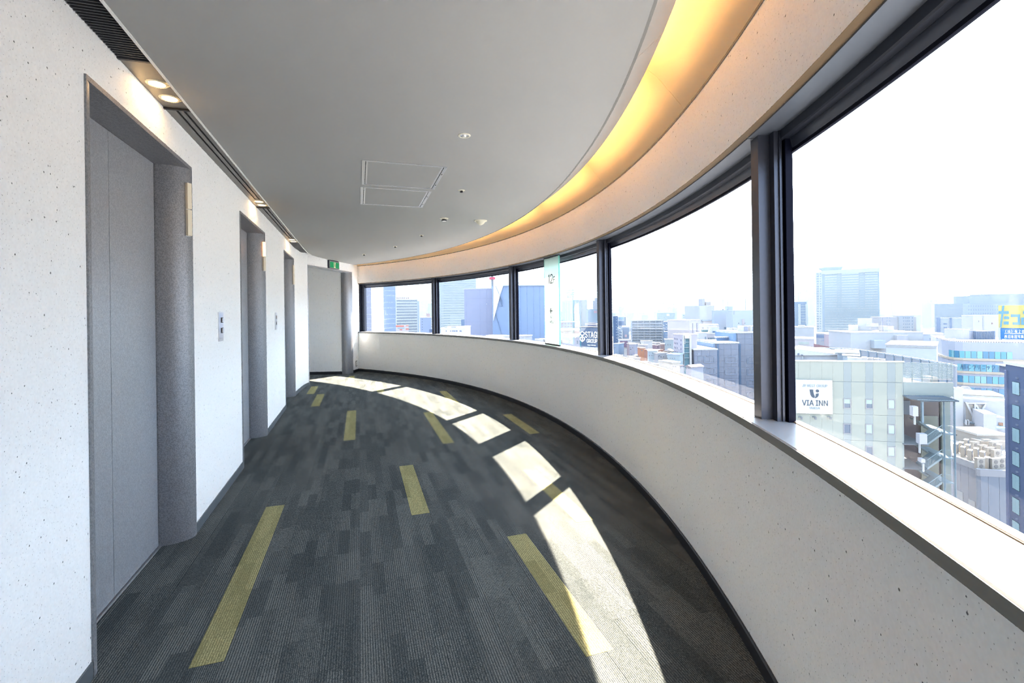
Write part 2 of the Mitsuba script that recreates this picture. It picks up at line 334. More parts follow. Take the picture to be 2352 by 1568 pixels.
# ------------------------------------------------------------------ slot along the elevator wall
put('trim_1__edge', extrude(Polygon([(SLOTX(-0.2) - 0.006, -0.2), (SLOTX(-0.2) + 0.006, -0.2), (SLOTX(8.2) + 0.006, 8.2), (-0.832, 8.8), (-0.80, 9.06), (-0.812, 9.06), (-0.846, 8.8), (SLOTX(8.2) - 0.006, 8.2)]), CEIL - 0.002, 2.40), 'mat_white')
struct('trim_1', 'narrow black slot between the elevator wall and the ceiling')
labels['trim_1__edge'] = {'label': 'white edge strip along the slot'}
def slot_poly(u0, u1, ins=0.0):
    return Polygon([(wv(u0) + max(ins, -0.02) + (0.001 if ins >= 0 else 0), u0), (SLOTX(u0) - ins, u0), (SLOTX(u1) - ins, u1), (wv(u1) + max(ins, -0.02) + (0.001 if ins >= 0 else 0), u1)])
put('trim_1__backing', extrude(slot_poly(-0.2, 8.75, -0.02), 2.415, 2.425), 'mat_black')
put('trim_1__end_plate', extrude(Polygon([(wv(7.66), 7.66), (SLOTX(7.66), 7.66), (SLOTX(8.2), 8.2), (-0.835, 8.75), (-0.82, 8.95), (-0.955, 8.82), (wv(8.3), 8.3)]), CEIL + 0.012, CEIL + 0.02), 'mat_black')
lv = newthing('air_grille')
u = 0.25
while u < 2.31:
    m = extrude(slot_poly(u, u + 0.006, 0.002), CEIL + 0.012, CEIL + 0.040)
    put(lv + '__slat', m, 'mat_louver'); u += 0.0185
put(lv + '__end_bar', extrude(slot_poly(2.322, 2.336, 0.002), CEIL + 0.008, CEIL + 0.045), 'mat_louver')
tag(lv, 'black louvred air grille in the ceiling slot left of the first pair of downlights', 'air grille')
def downlight_pair(u0, u1, ctrs, which):
    pk = newthing('downlight_plate')
    scene[pk] = mikit.ply(extrude(slot_poly(u0, u1, 0.001).difference(shapely.unary_union([shapely.Point(-0.855, c).buffer(0.036) for c in ctrs])), CEIL + 0.014, CEIL + 0.020), 'mat_plate')
    tag(pk, f'grey metal plate holding the two downlights above the {which} elevator', 'light plate')
    for j, c in enumerate(ctrs):
        t = newthing('downlight')
        x = (wv(c) + SLOTX(c)) / 2
        ring = lathe([(0.031, 0.004), (0.032, 0.0), (0.040, -0.002), (0.0445, 0.002), (0.0445, 0.004)], 32); ring.apply_translation([x, c, CEIL + 0.012])
        put(t + '__ring', ring, 'mat_cream', smooth=40)
        lens = trimesh.creation.cylinder(0.0315, 0.004, sections=32); lens.apply_translation([x, c, CEIL + 0.014])
        put(t + '__lens', lens, 'mat_white', emitter={'type': 'area', 'radiance': {'type': 'rgb', 'value': [9.5, 5.7, 2.3]}})
        labels[t] = {'label': f'warm glowing round downlight above the {which} elevator, ' + ('nearer' if j == 0 else 'farther') + ' of its pair', 'category': 'downlight', 'group': 'downlights in the slot above the elevators'}
downlight_pair(2.338, 2.812, (2.545, 2.700), 'nearest')
downlight_pair(4.86, 5.19, (4.94, 5.09), 'middle')
downlight_pair(7.24, 7.66, (7.36, 7.54), 'farthest')
def slot_diffuser(u0, u1, which):
    t = newthing('slot_diffuser')
    w0, w1 = wv(u0), wv(u1); s0, s1 = SLOTX(u0), SLOTX(u1)
    f = lambda a, b: Polygon([(w0 + a * (s0 - w0), u0), (w0 + b * (s0 - w0), u0), (w1 + b * (s1 - w1), u1), (w1 + a * (s1 - w1), u1)])
    for a, b, nm in ((0.0, 0.34, 'rail'), (0.43, 0.60, 'rail'), (0.69, 0.985, 'rail')):
        put(f'{t}__{nm}', extrude(f(a, b), CEIL + 0.014, CEIL + 0.026), 'mat_plate')
    for k in range(1, 3):
        uu = u0 + (u1 - u0) * k / 3
        put(f'{t}__clip', extrude(f(0.34, 0.69).intersection(sbox(-2, uu, 0, uu + 0.012)), CEIL + 0.02, CEIL + 0.028), 'mat_louver')
    put(f'{t}__end_bar', extrude(slot_poly(u0 - 0.002, u0 + 0.014, 0.001), CEIL + 0.006, CEIL + 0.03), 'mat_black')
    tag(t, f'dark two-slot air diffuser in the ceiling slot between the {which} downlights', 'air diffuser')
slot_diffuser(2.816, 4.856, 'nearest and middle')
slot_diffuser(5.194, 7.236, 'middle and farthest')

# ------------------------------------------------------------------ elevators
names = ['nearest', 'middle', 'farthest']
def jamb_poly(u0, u1, sgn):
    """Rounded jamb between the door (depth 0.145) and the wall face."""
    pts = []
    for t in np.linspace(0, math.pi / 2, 14):
        du, d = 0.098 * (1 - math.cos(t)), 0.150 - 0.158 * math.sin(t)
        pts.append((wv(u0) - d, u0 + sgn * du))
    pts += [(wv(u0) + 0.008, u0 + sgn * 0.106), (wv(u0) - 0.02, u0 + sgn * 0.106), (wv(u0) - 0.28, u0 + sgn * 0.106), (wv(u0) - 0.28, u0)]
    return Polygon(pts).buffer(0)
for i, (a, b) in enumerate(OPEN):
    k = f'door_{i+1}'
    w = 0.098
    put(k + '__jamb', extrude(jamb_poly(b - w, b, 1), 0, HEAD), 'mat_hammer_jamb', smooth=20)
    put(k + '__jamb', extrude(jamb_poly(a + w, a, -1), 0, HEAD), 'mat_hammer_jamb', smooth=20)
    put(k + '__lintel', extrude(Polygon([(wv(a) + 0.008, a - 0.008), (wv(b) + 0.008, b + 0.008), (wv(b) - 0.29, b), (wv(a) - 0.29, a)]), HEAD - 0.010, HEAD + 0.010), 'mat_hammer_dark')
    mid = (a + b) / 2 - 0.035
    xd = wv(mid) - 0.150
    put(k + '__panel', bx(xd - 0.03, xd, a + w - 0.02, mid - 0.0015, 0.012, HEAD - 0.012), 'mat_hammer')
    put(k + '__panel', bx(xd - 0.03, xd, mid + 0.0015, b - w - 0.006, 0.012, HEAD - 0.012), 'mat_hammer')
    put(k + '__shadow_gap', bx(xd - 0.06, xd - 0.035, a + 0.03, b - 0.03, 0.0, HEAD), 'mat_black')
    put(k + '__threshold', bx(xd - 0.05, xd + 0.012, a + w, b - w, -0.01, 0.004), 'mat_alu')
    struct(k, f'grey mottled metal elevator doors and rounded frame, {names[i]} elevator')
    # hall lantern on the right jamb
    t = newthing('hall_lantern')
    c = np.array([wv(b) - 0.004, b - 0.035]); dirn = np.array([0.80, -0.60])
    n2 = np.array([0.60, 0.80])
    def lant(z0, z1, hw, d0, d1):
        return extrude(Polygon([c - n2 * hw + dirn * d0, c + n2 * hw + dirn * d0, c + n2 * hw + dirn * d1, c - n2 * hw + dirn * d1]), z0, z1)
    put(t + '__base', lant(1.760, 2.070, 0.0135, -0.03, 0.004), 'mat_steel')
    em = {'emitter': {'type': 'area', 'radiance': {'type': 'rgb', 'value': [0.62, 0.24, 0.075]}}} if i == 1 else {}
    put(t + '__upper_lens', lant(1.918, 2.068, 0.0125, 0.004, 0.020), 'mat_cream', **em)
    put(t + '__lower_lens', lant(1.762, 1.912, 0.0125, 0.004, 0.020), 'mat_cream')
    tag(t, 'slim vertical hall lantern on the ' + ['nearest elevator jamb, unlit', 'middle elevator jamb, its upper half glowing orange', 'farthest elevator jamb, unlit'][i], 'indicator light')
# skirting along the elevator wall
for j, p in enumerate([list(reversed(BACK_PATH)) + [(wv(2.07), 2.07)], [(wv(3.228), 3.228), (wv(4.46), 4.46)], [(wv(5.612), 5.612), (wv(7.05), 7.05)], END_PATH]):
    put('baseboard_left__strip', extrude(thick_path([(x + 0.007, y) for x, y in p], 0.012), 0, 0.06), 'mat_skirting_grey')
struct('baseboard_left', 'dark grey skirting along the elevator wall')
put('baseboard_back__strip', cat([extrude(Polygon([(-0.30, 10.588), (-1.02, 10.79), (-2.5, 11.19), (-2.5, 11.2), (-1.02, 10.81), (-0.3, 10.61)]), 0, 0.06)]), 'mat_skirting')
put('baseboard_back__strip', extrude(thick_path([tuple(DOOR_B + [0.012, 0.02]), tuple(CORNER + [0.012, -0.0])], 0.02), 0, 0.06), 'mat_skirting')
struct('baseboard_back', 'black skirting of the end wall and the passage')
# far doorway frame
dv = (DOOR_B - DOOR_A) / np.linalg.norm(DOOR_B - DOOR_A); nv = np.array([-dv[1], dv[0]])   # nv points away from the hall
def dpt(s, d): return DOOR_A + dv * s + nv * d
LEN = np.linalg.norm(DOOR_B - DOOR_A)
pts = [dpt(LEN - 0.155 * math.cos(t) + 0.0, 0.115 - 0.125 * math.sin(t)) for t in np.linspace(0, math.pi / 2, 12)] + [dpt(LEN + 0.012, -0.010), dpt(LEN + 0.012, 0.16), dpt(LEN - 0.155, 0.16)]
put('door_4__jamb', extrude(Polygon(pts).buffer(0), 0, HEAD + 0.015), 'mat_hammer_jamb', smooth=20)
put('door_4__jamb', extrude(Polygon([dpt(-0.004, -0.006), dpt(0.012, -0.006), dpt(0.012, 0.15), dpt(-0.004, 0.15)]), 0, HEAD + 0.015), 'mat_hammer')
put('door_4__lintel', extrude(Polygon([dpt(-0.004, -0.01), dpt(LEN + 0.01, -0.01), dpt(LEN, 0.16), dpt(-0.004, 0.16)]), HEAD - 0.002, HEAD + 0.018), 'mat_hammer')
struct('door_4', 'open doorway with a grey metal frame at the end of the hall')
put('ceiling_passage', extrude(passage.buffer(-0.04), 2.34, 2.36), 'mat_ceiling')
struct('ceiling_passage', 'ceiling of the passage behind the far doorway')

# call panels
for j, (uc, lab) in enumerate(((3.823, 'silver elevator call panel between the nearest and middle elevators'), (6.285, 'silver elevator call panel between the middle and farthest elevators'))):
    t = newthing('call_panel')
    x = wv(uc)
    put(t + '__plate', bx(x - 0.004, x + 0.008, uc - 0.055, uc + 0.055, 1.135, 1.318), 'mat_steel')
    put(t + '__foot_plate', bx(x - 0.004, x + 0.0075, uc - 0.055, uc + 0.055, 1.112, 1.133), 'mat_alu')
    for zc in (1.262, 1.188):
        put(t + '__button_rim', cat([bx(x + 0.006, x + 0.011, uc - 0.004, uc + 0.044, zc - 0.019, zc + 0.019)]), 'mat_black')
        put(t + '__button', bx(x + 0.009, x + 0.016, uc + 0.006, uc + 0.040, zc - 0.015, zc + 0.015), 'mat_steel')
    tag(t, lab, 'call panel', 'elevator call panels')

# ------------------------------------------------------------------ ceiling fittings
def hatch(u0, u1, v0, v1, lab):
    t = newthing('access_hatch'); z = CEIL
    for a, b, c, d in ((v0, v1, u0, u0 + 0.012), (v0, v1, u1 - 0.012, u1), (v0, v0 + 0.022, u0 + .012, u1 - .012), (v1 - 0.022, v1, u0 + .012, u1 - .012)):
        put(t + '__frame', bx(a, b, c, d, z - 0.003, z + 0.002), 'mat_alu')
    put(t + '__gap', cat([bx(v0 + .022, v0 + .027, u0 + .012, u1 - .012, z - 0.0006, z + .002), bx(v1 - .027, v1 - .022, u0 + .012, u1 - .012, z - 0.0006, z + .002), bx(v0 + .022, v1 - .022, u0 + .012, u0 + .017, z - 0.0006, z + .002), bx(v0 + .022, v1 - .022, u1 - .017, u1 - .012, z - 0.0006, z + .002)]), 'mat_black')
    for f in (0.005, 0.010):
        pass
    put(t + '__inner_frame', cat([bx(v0 + .027, v0 + .040, u0 + .017, u1 - .017, z - 0.002, z), bx(v1 - .040, v1 - .027, u0 + .017, u1 - .017, z - 0.002, z), bx(v0 + .04, v1 - .04, u0 + .017, u0 + .024, z - 0.002, z), bx(v0 + .04, v1 - .04, u1 - .024, u1 - .017, z - 0.002, z)]), 'mat_alu')
    put(t + '__panel', bx(v0 + .040, v1 - .040, u0 + .024, u1 - .024, z - 0.0015, z + 0.002), 'mat_ceiling')
    for f in (0.3, 0.78):
        c = trimesh.creation.cylinder(0.006, 0.004, sections=12); c.apply_translation([v1 - 0.012, u0 + f * (u1 - u0), z - 0.003])
        put(t + '__lock', c, 'mat_black')
    tag(t, lab, 'access hatch', 'access hatches in the ceiling')
hatch(3.37, 4.01, 0.030, 0.622, 'square ceiling access hatch with aluminium frame, the nearer of two')
hatch(4.09, 4.74, 0.022, 0.612, 'square ceiling access hatch with aluminium frame, the farther of two')
def fitting(name, parts, u, v, lab, catg, group=None):
    t = newthing(name)
    for nm, prof, mat, emit in parts:
        m = lathe(prof, 28); m.apply_translation([v, u, CEIL])
        put(t + '__' + nm if len(parts) > 1 else t, m, mat, smooth=40)
    tag(t, lab, catg, group)
ringp = [(0.026, 0.001), (0.027, -0.004), (0.034, -0.005), (0.038, -0.001), (0.038, 0.001)]
fitting('recessed_downlight', [('ring', ringp, 'mat_cream', 0), ('reflector', [(0.0, 0.0), (0.012, -0.001), (0.02, -0.0025), (0.027, -0.003), (0.027, 0.001)], 'mat_steel', 0), ('bulb', [(0.0, -0.012), (0.009, -0.009), (0.012, -0.003), (0.012, 0.0)], 'mat_white', 0)], 2.74, 0.608, 'small round unlit downlight in the ceiling before the access hatches', 'downlight')
spr = lambda s: [('plate', [(0.0, -0.003), (0.022 * s, -0.005), (0.030 * s, -0.002), (0.031 * s, 0.0)], 'mat_cream', 0), ('head', [(0.0, -0.019 * s), (0.011 * s, -0.019 * s), (0.013 * s, -0.014 * s), (0.009 * s, -0.004)], 'mat_black', 0)]
fitting('sprinkler', spr(1.0), 3.99, 0.855, 'small sprinkler with dark head beside the access hatches', 'sprinkler', 'small ceiling sprinklers')
fitting('smoke_detector', [('base', [(0.0, -0.004), (0.040, -0.010), (0.047, -0.006), (0.048, 0.0)], 'mat_cream', 0), ('head', [(0.0, -0.034), (0.020, -0.034), (0.024, -0.028), (0.022, -0.010)], 'mat_white', 0), ('vent', [(0.0255, -0.014), (0.0265, -0.016), (0.0265, -0.027), (0.0255, -0.029)], 'mat_black', 0)], 5.235, 0.918, 'small cream smoke detector left of the domed sensor', 'detector')
fitting('dome_sensor', [('flange', [(0.0, -0.004), (0.070, -0.009), (0.076, -0.004), (0.077, 0.0)], 'mat_cream', 0), ('dome', [(0.0, -0.052), (0.020, -0.048), (0.038, -0.036), (0.050, -0.020), (0.057, -0.006)], 'mat_cream', 0)], 5.27, 1.348, 'cream domed heat sensor on the ceiling near the cove', 'detector')
fitting('sprinkler', spr(0.95), 6.47, 0.82, 'small ceiling sprinkler farther along than the domed sensor', 'sprinkler', 'small ceiling sprinklers')
fitting('sprinkler', spr(1.1), 7.65, 0.553, 'small ceiling sprinkler, second from the far end', 'sprinkler', 'small ceiling sprinklers')
fitting('sprinkler', spr(1.1), 8.81, 0.09, 'small ceiling sprinkler closest to the far corner', 'sprinkler', 'small ceiling sprinklers')

# ------------------------------------------------------------------ exit sign and socket
M = frame_of(np.append(dpt(0.683, -0.004), 0), np.append(dv, 0))
es = newthing('exit_sign')
z0, z1, wS = 2.186, 2.342, 0.385
put(es + '__case', placed(bx(0, wS, z0, z1, -0.03, 0.028), M), 'mat_frame_dark')
put(es + '__bezel', placed(bx(0.008, wS, z0, z1 - 0.010, 0.027, 0.033), M), 'mat_sill')
scene['mat_exit_green'] = princ((0.0, 0.13, 0.05), 0.4)
put(es + '__face', placed(bx(0.030, wS - 0.012, z0 + 0.014, z1 - 0.028, 0.032, 0.0345), M), 'mat_exit_green', emitter={'type': 'area', 'radiance': {'type': 'rgb', 'value': [0.0, 0.02, 0.006]}})
scene['mat_exit_white'] = princ((0.75, 0.75, 0.50), 0.5)
cx = 0.205
put(es + '__door_picture', placed(bx(cx - 0.034, cx + 0.034, z0 + 0.016, z1 - 0.034, 0.0345, 0.0352), M), 'mat_exit_white')
runner = []
def limb(x0, y0, x1, y1, r):
    q = shapely.LineString([(x0, y0), (x1, y1)]).buffer(r); runner.append(q)
runner.append(shapely.Point(cx - 0.004, z1 - 0.047).buffer(0.008))
limb(cx - 0.002, z1 - 0.062, cx + 0.006, z1 - 0.085, 0.007); limb(cx - 0.002, z1 - 0.062, cx - 0.024, z1 - 0.075, 0.004); limb(cx + 0.0, z1 - 0.064, cx + 0.018, z1 - 0.080, 0.004)
limb(cx + 0.006, z1 - 0.085, cx - 0.014, z1 - 0.098, 0.005); limb(cx - 0.014, z1 - 0.098, cx - 0.013, z1 - 0.117, 0.004); limb(cx + 0.006, z1 - 0.085, cx + 0.016, z1 - 0.105, 0.005); limb(cx + 0.016, z1 - 0.105, cx + 0.032, z1 - 0.112, 0.004)
put(es + '__runner', placed(extrude(shapely.unary_union(runner), 0.0352, 0.0358), M), 'mat_exit_green')
tag(es, 'green emergency exit sign with running figure above the far doorway', 'exit sign')
d2 = (CORNER - DOOR_B) / np.linalg.norm(CORNER - DOOR_B)
M = frame_of(np.append(DOOR_B, 0), np.append(d2, 0))
t = newthing('wall_socket')
put(t + '__plate', placed(bx(0.168, 0.245, 0.125, 0.248, 0, 0.008), M), 'mat_sill_edge')
put(t + '__insert', placed(bx(0.180, 0.233, 0.140, 0.233, 0.007, 0.010), M), 'mat_white')
tag(t, 'grey rimmed wall socket low on the end wall beside the corner', 'socket')

# ------------------------------------------------------------------ hanging 12F sign
A, B = oc(0.377, 0.052), oc(0.329, 0.052)
M = frame_of(np.append(A, 0), np.append(B - A, 0))
WS = float(np.linalg.norm(B - A))
scene['mat_sign_glass'] = {'type': 'principledthin', 'base_color': {'type': 'rgb', 'value': [0.72, 0.85, 0.81]}, 'roughness': 0.4, 'diff_trans': 1.1, 'spec_trans': 0.0}
scene['mat_sign_edge'] = {'type': 'principledthin', 'base_color': {'type': 'rgb', 'value': [0.30, 0.72, 0.64]}, 'roughness': 0.3, 'diff_trans': 1.1, 'spec_trans': 0.0}
fs = newthing('floor_sign')
put(fs + '__glass_panel', placed(bx(0, WS, 0.896, 1.935, -0.012, -0.006), M), 'mat_sign_glass')
put(fs + '__glass_edge', placed(cat([bx(WS, WS + 0.004, 0.896, 1.935, -0.016, 0.0), bx(-0.002, 0, 0.896, 1.935, -0.014, -0.004)]), M), 'mat_sign_edge')
put(fs + '__foot_bar', placed(bx(0.0, WS, 0.882, 0.897, -0.016, -0.002), M), 'mat_black')
put(fs + '__top_bar', placed(bx(0.0, WS, 1.933, 1.946, -0.018, 0.0), M), 'mat_black')
def stroke(pts, wd): return shapely.LineString(pts).buffer(wd, cap_style=2, join_style=2)
two_pts = [(0.186 + 0.033 * (1 - math.cos(t)), 1.700 + 0.030 * math.sin(t)) for t in np.linspace(0.15, math.pi, 14)] + [(0.247, 1.682), (0.186, 1.629)]
put(fs + '__digits', placed(extrude(shapely.unary_union([stroke([(0.125, 1.712), (0.150, 1.730), (0.150, 1.622)], 0.0058), stroke(two_pts, 0.0058), stroke([(0.180, 1.628), (0.254, 1.628)], 0.0060)]), -0.006, -0.0045), M), 'mat_black')
put(fs + '__floor_letter', placed(extrude(shapely.unary_union([stroke([(0.278, 1.625), (0.278, 1.700)], 0.0045), stroke([(0.276, 1.697), (0.314, 1.697)], 0.0050), stroke([(0.276, 1.664), (0.310, 1.664)], 0.0050)]), -0.006, -0.0045), M), 'mat_black')
arrow = shapely.unary_union([shapely.LineString([(0.172, 1.293), (0.236, 1.293)]).buffer(0.008, cap_style=2), shapely.LineString([(0.200, 1.328), (0.166, 1.293), (0.200, 1.258)]).buffer(0.0075, cap_style=2, join_style=2)])
put(fs + '__arrow', placed(extrude(arrow, -0.006, -0.0045), M), 'mat_black')
# two small lines of Japanese lettering, each character built from its strokes (x, y in a unit square)
GLY = {'株': [(.1, .75, .4, .75), (.25, .95, .25, .05), (.25, .6, .08, .3), (.28, .6, .42, .45), (.5, .78, .95, .78), (.45, .5, 1, .5), (.72, .95, .72, .05), (.7, .5, .45, .15), (.74, .5, 1, .15)],
       '式': [(.05, .75, .95, .75), (.6, .95, .75, .3), (.75, .3, .95, .1), (.8, .92, .9, .84), (.1, .48, .5, .48), (.3, .48, .3, .15), (.05, .1, .55, .2)],
       '会': [(.5, .95, .05, .6), (.5, .95, .95, .6), (.3, .6, .7, .6), (.1, .42, .9, .42), (.45, .42, .25, .1), (.25, .1, .8, .14), (.65, .28, .85, .08)],
       '社': [(.2, .95, .3, .85), (.08, .72, .42, .72), (.4, .72, .08, .35), (.26, .52, .26, .05), (.3, .45, .42, .35), (.55, .58, .95, .58), (.75, .9, .75, .1), (.5, .1, 1, .1)],
       '不': [(.05, .88, .95, .88), (.55, .88, .1, .4), (.5, .65, .5, .05), (.58, .6, .92, .4)],
       '動': [(.1, .88, .5, .92), (.05, .75, .58, .75), (.3, .9, .3, .12), (.12, .62, .5, .62), (.12, .62, .12, .35), (.5, .62, .5, .35), (.12, .48, .5, .48), (.12, .35, .5, .35), (.08, .22, .54, .22), (.05, .08, .58, .12), (.62, .7, .95, .7), (.95, .7, .88, .1), (.75, .92, .72, .5), (.72, .5, .58, .1)],
       '産': [(.5, .98, .5, .88), (.1, .88, .9, .88), (.3, .86, .38, .74), (.7, .86, .62, .74), (.12, .72, .92, .72), (.15, .72, .08, .1), (.35, .62, .25, .42), (.3, .5, .85, .5), (.58, .62, .58, .1), (.35, .3, .82, .3), (.22, .1, .95, .1)],
       '口': [(.2, .8, .8, .8), (.2, .8, .2, .15), (.8, .8, .8, .15), (.2, .15, .8, .15)], 'ジ': [(.2, .85, .4, .75), (.15, .6, .35, .5), (.2, .15, .85, .6), (.7, .95, .78, .85), (.85, .98, .93, .88)]}
def glyphs(text, h, x, z, w, lift=-0.006, sw=0.05, depth=0.0012):
    ms = []; step = w / len(text)
    for i, ch in enumerate(text):
        q = shapely.unary_union([shapely.LineString([(x + (i + .06 + .88 * a) * step, z + b * h), (x + (i + .06 + .88 * c) * step, z + d * h)]).buffer(sw * h, cap_style=2) for a, b, c, d in GLY[ch]])
        ms.append(extrude(q, lift, lift + depth))
    return cat(ms)
put(fs + '__lettering', placed(cat([glyphs('口口株式会社', 0.040, 0.112, 1.200, 0.195), glyphs('口口不動産株式会社', 0.040, 0.055, 1.142, 0.302)]), M), 'mat_frame_dark')
tag(fs, 'pale mint hanging glass sign lettered 12F in front of the third window', 'sign')

#CITY#
# ------------------------------------------------------------------ the city outside (real distances in metres, ground 44 m below the hall)
GROUND = -44.0
place_x, look_of = {}, {}
UPV = np.array([0, 0, 1.0]) + ROLL * RIGHT; UPV /= np.linalg.norm(UPV)
RGT = np.cross(FWD, UPV)
EYEP = np.array([0, 0, EYE])
def ray(x, y): return FWD * FPX + RGT * (x - 1176.0) - UPV * (y - 713.6)
def at(x, y, d):
    r = ray(x, y); return EYEP + r * (d / FPX)
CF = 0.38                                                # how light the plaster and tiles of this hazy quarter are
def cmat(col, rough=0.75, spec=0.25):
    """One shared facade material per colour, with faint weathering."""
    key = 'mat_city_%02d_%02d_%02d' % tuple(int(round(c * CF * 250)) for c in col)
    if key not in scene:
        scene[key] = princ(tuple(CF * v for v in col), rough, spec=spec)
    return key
class Facade:
    """A block whose front runs from pixel column x0 at distance d0 to x1 at distance d1."""
    def __init__(self, key, x0, x1, ytop, d0, d1=None, depth=12.0, zbot=GROUND, col=(.5, .5, .5), part='body', ybase=None, roof=None, drop=0):
        d1 = d0 if d1 is None else d1
        self.key = key
        A, B = at(x0, 713.6, d0), at(x1, 713.6, d1)
        self.A = A * [1, 1, 0]; B = B * [1, 1, 0]
        self.w = float(np.linalg.norm(B - self.A)); self.x = (B - self.A) / self.w
        self.n = np.cross(self.x, [0, 0, 1.0])            # towards the viewer
        self.M = frame_of(self.A, self.x)
        self.top = float(self.hit(x0 + (x1 - x0) * .5, ytop)[1])
        if ybase is not None: zbot = float(self.hit(x0, ybase)[1])
        self.zb, self.depth = zbot, depth
        m = bx(0, self.w, zbot, self.top - drop, -depth, 0)
        if drop: m = cat([m, bx(0, self.w, self.top - drop - .1, self.top, -.3, 0)])
        self.box(part, m, cmat(col))
        if roof:
            self.box('roof', bx(-0.15, self.w + .15, self.top - .05, self.top + .25, -depth - .1, .12), cmat(roof))
    def hit(self, x, y, d=0.0):
        r = ray(x, y); t = ((self.A + self.n * d - EYEP) @ self.n) / (r @ self.n); p = EYEP + r * t
        return np.array([(p - self.A) @ self.x, p[2]])
    def box(self, part, m, mat, **k):
        return put(self.key + '__' + part if part else self.key, placed(m, self.M), mat, **k)
    def rect(self, x0, y0, x1, y1, d0=-0.02, d1=0.05):
        d = d1 if d1 < -.4 or d1 > .8 else 0.0            # a piece set back or proud is measured on its own plane
        a, b = self.hit(x0, y0, d), self.hit(x1, y1, d)
        return bx(a[0], b[0], a[1], b[1], d0, d1)
    def win(self, part, x0, y0, x1, y1, col, d1=0.05, d0=-.1):
        return self.box(part, self.rect(x0, y0, x1, y1, d0, d1), cmat(col, 0.2, 0.5))
    def rows(self, part, n, y0, y1, pitch_top, x0, x1, col, d1=0.06, each=True):
        ms = [self.rect(x0, y0 + i * pitch_top, x1, y1 + i * pitch_top, -.1, d1) for i in range(n)]
        for m in ms: self.box(part, m, cmat(col, 0.3, 0.4))
    def grid(self, part, xs, ys, w, h, col, d1=0.05, stuff=True):
        ms = [self.rect(x, y, x + w, y + h, -.1, d1) for x in xs for y in ys]
        if stuff and len(ms) > 3:
            k = self.box(part + 's', cat(ms), cmat(col, 0.3, 0.4)); labels[k] = {'label': 'small windows of the facade', 'kind': 'stuff'}
        else:
            for m in ms: self.box(part, m, cmat(col, 0.3, 0.4))
def block(name, lab, x0, x1, ytop, d0, d1=None, group=None, catg='building', **k):
    turn = k.pop('turn', d1 is None); d1 = d0 if d1 is None else d1
    if turn:                               # the front faces the viewer's building
        m = np.linalg.norm(ray((x0 + x1) / 2, 713.6)); d0, d1 = d0 * m / np.linalg.norm(ray(x0, 713.6)), d1 * m / np.linalg.norm(ray(x1, 713.6))
    key = newthing(name); f = Facade(key, x0, x1, ytop, d0, d1, **k)
    place_x[key] = x0; tag(key, lab, catg, group); return f
put('ground', bx(-4000, 5000, 30, 6000, GROUND - 2, GROUND), cmat((.34, .35, .37)))
struct('ground', 'pale streets between the buildings far below')

# --- far left window: tall panelled tower, balcony hotel, small blocks
f = block('panelled_tower', 'tall pale tower of large flat panels at the left edge of the corner window', 852.8, 883, 560, 150, depth=10, col=(.82, .82, .82), part='white_face')
def panel_face(f, part, x0, x1, d0, d1, ys, col, lab=None):
    g = Facade.__new__(Facade); g.key = f.key
    A, B = at(x0, 713.6, d0) * [1, 1, 0], at(x1, 713.6, d1) * [1, 1, 0]
    g.A = A; g.w = float(np.linalg.norm(B - A)); g.x = (B - A) / g.w; g.n = np.cross(g.x, [0, 0, 1.0]); g.M = frame_of(A, g.x)
    for y0, y1 in zip(ys[:-1], ys[1:]):
        a, b = g.hit((x0 + x1) / 2, y0)[1], g.hit((x0 + x1) / 2, y1)[1]
        g.box(part, bx(0, g.w, b + .04, a - .04, -.4, 0), cmat(col))
    return g
ys = [560, 600, 640, 647, 657, 667.5, 678, 694, 707, 722, 732, 743, 753, 775, 800]
panel_face(f, 'grey_panel', 838, 852.8, 153, 149.5, ys, (.30, .32, .40))
panel_face(f, 'blue_panel', 883, 908.9, 149.5, 152, ys, (.30, .38, .50))
f = block('balcony_hotel', 'white slab hotel with rows of dark balconies in the corner window', 909.5, 958.5, 688, 470, 480, depth=14, col=(.72, .74, .74))
for i in range(12): f.win('balcony_row', 911, 689.2 + i * 6.55, 958, 692.2 + i * 6.55, (.12, .17, .26), .2)
f.box('end_wall', bx(f.w, f.w + 2.2, GROUND, f.top - 1.5, -14, -.5), cmat((.45, .55, .65)))
f.box('roof_letters', cat([bx(s, s + 1.1, f.top + .8, f.top + 2.4, -1, -.8) for s in np.arange(1, 14, 1.9)]), cmat((.55, .35, .40)))
f = block('red_fascia_shop', 'low building with a coral red fascia in front of the balcony hotel', 908.9, 938, 747, 260, depth=8, col=(.65, .60, .62))
f.win('fascia', 909, 747, 928, 750.5, (.62, .16, .13)); f.win('fascia', 932, 746.6, 938.5, 749, (.62, .16, .13)); f.win('wall_panel', 918, 755, 924, 758.5, (.62, .20, .16)); f.win('wall_panel', 932, 753.5, 939, 757.5, (.62, .20, .16)); f.win('window', 913, 752, 929, 755, (.3, .42, .5))
f = block('blue_grey_block', 'plain blue grey block with one column of tiny windows in the corner window', 964.5, 990, 729.3, 207, 205, depth=6, col=(.33, .40, .55), roof=(.7, .7, .72))
f.grid('window', [969], [732, 738, 744, 750, 756], 1.6, 1.6, (.08, .12, .22))
f = block('white_window_block', 'white block with paired dark windows beside the farthest mullion', 990, 1004, 729.8, 205, 206, depth=6, col=(.76, .76, .78))
for y in (731, 737, 743, 748.5):
    for x in (991.5, 995): f.win('window', x, y, x + 2.4, y + 3.2, (.10, .16, .26))
f.win('grille', 986, 756, 1003, 762, (.14, .20, .34), .3)
f = block('distant_tower', 'pale blue tower far off right of the balcony hotel', 983, 993.5, 697, 1500, depth=25, col=(.42, .50, .55))
f = block('pink_roof_house', 'pink topped house behind the blue grey block', 979, 987.5, 719.5, 420, depth=10, col=(.62, .42, .42))
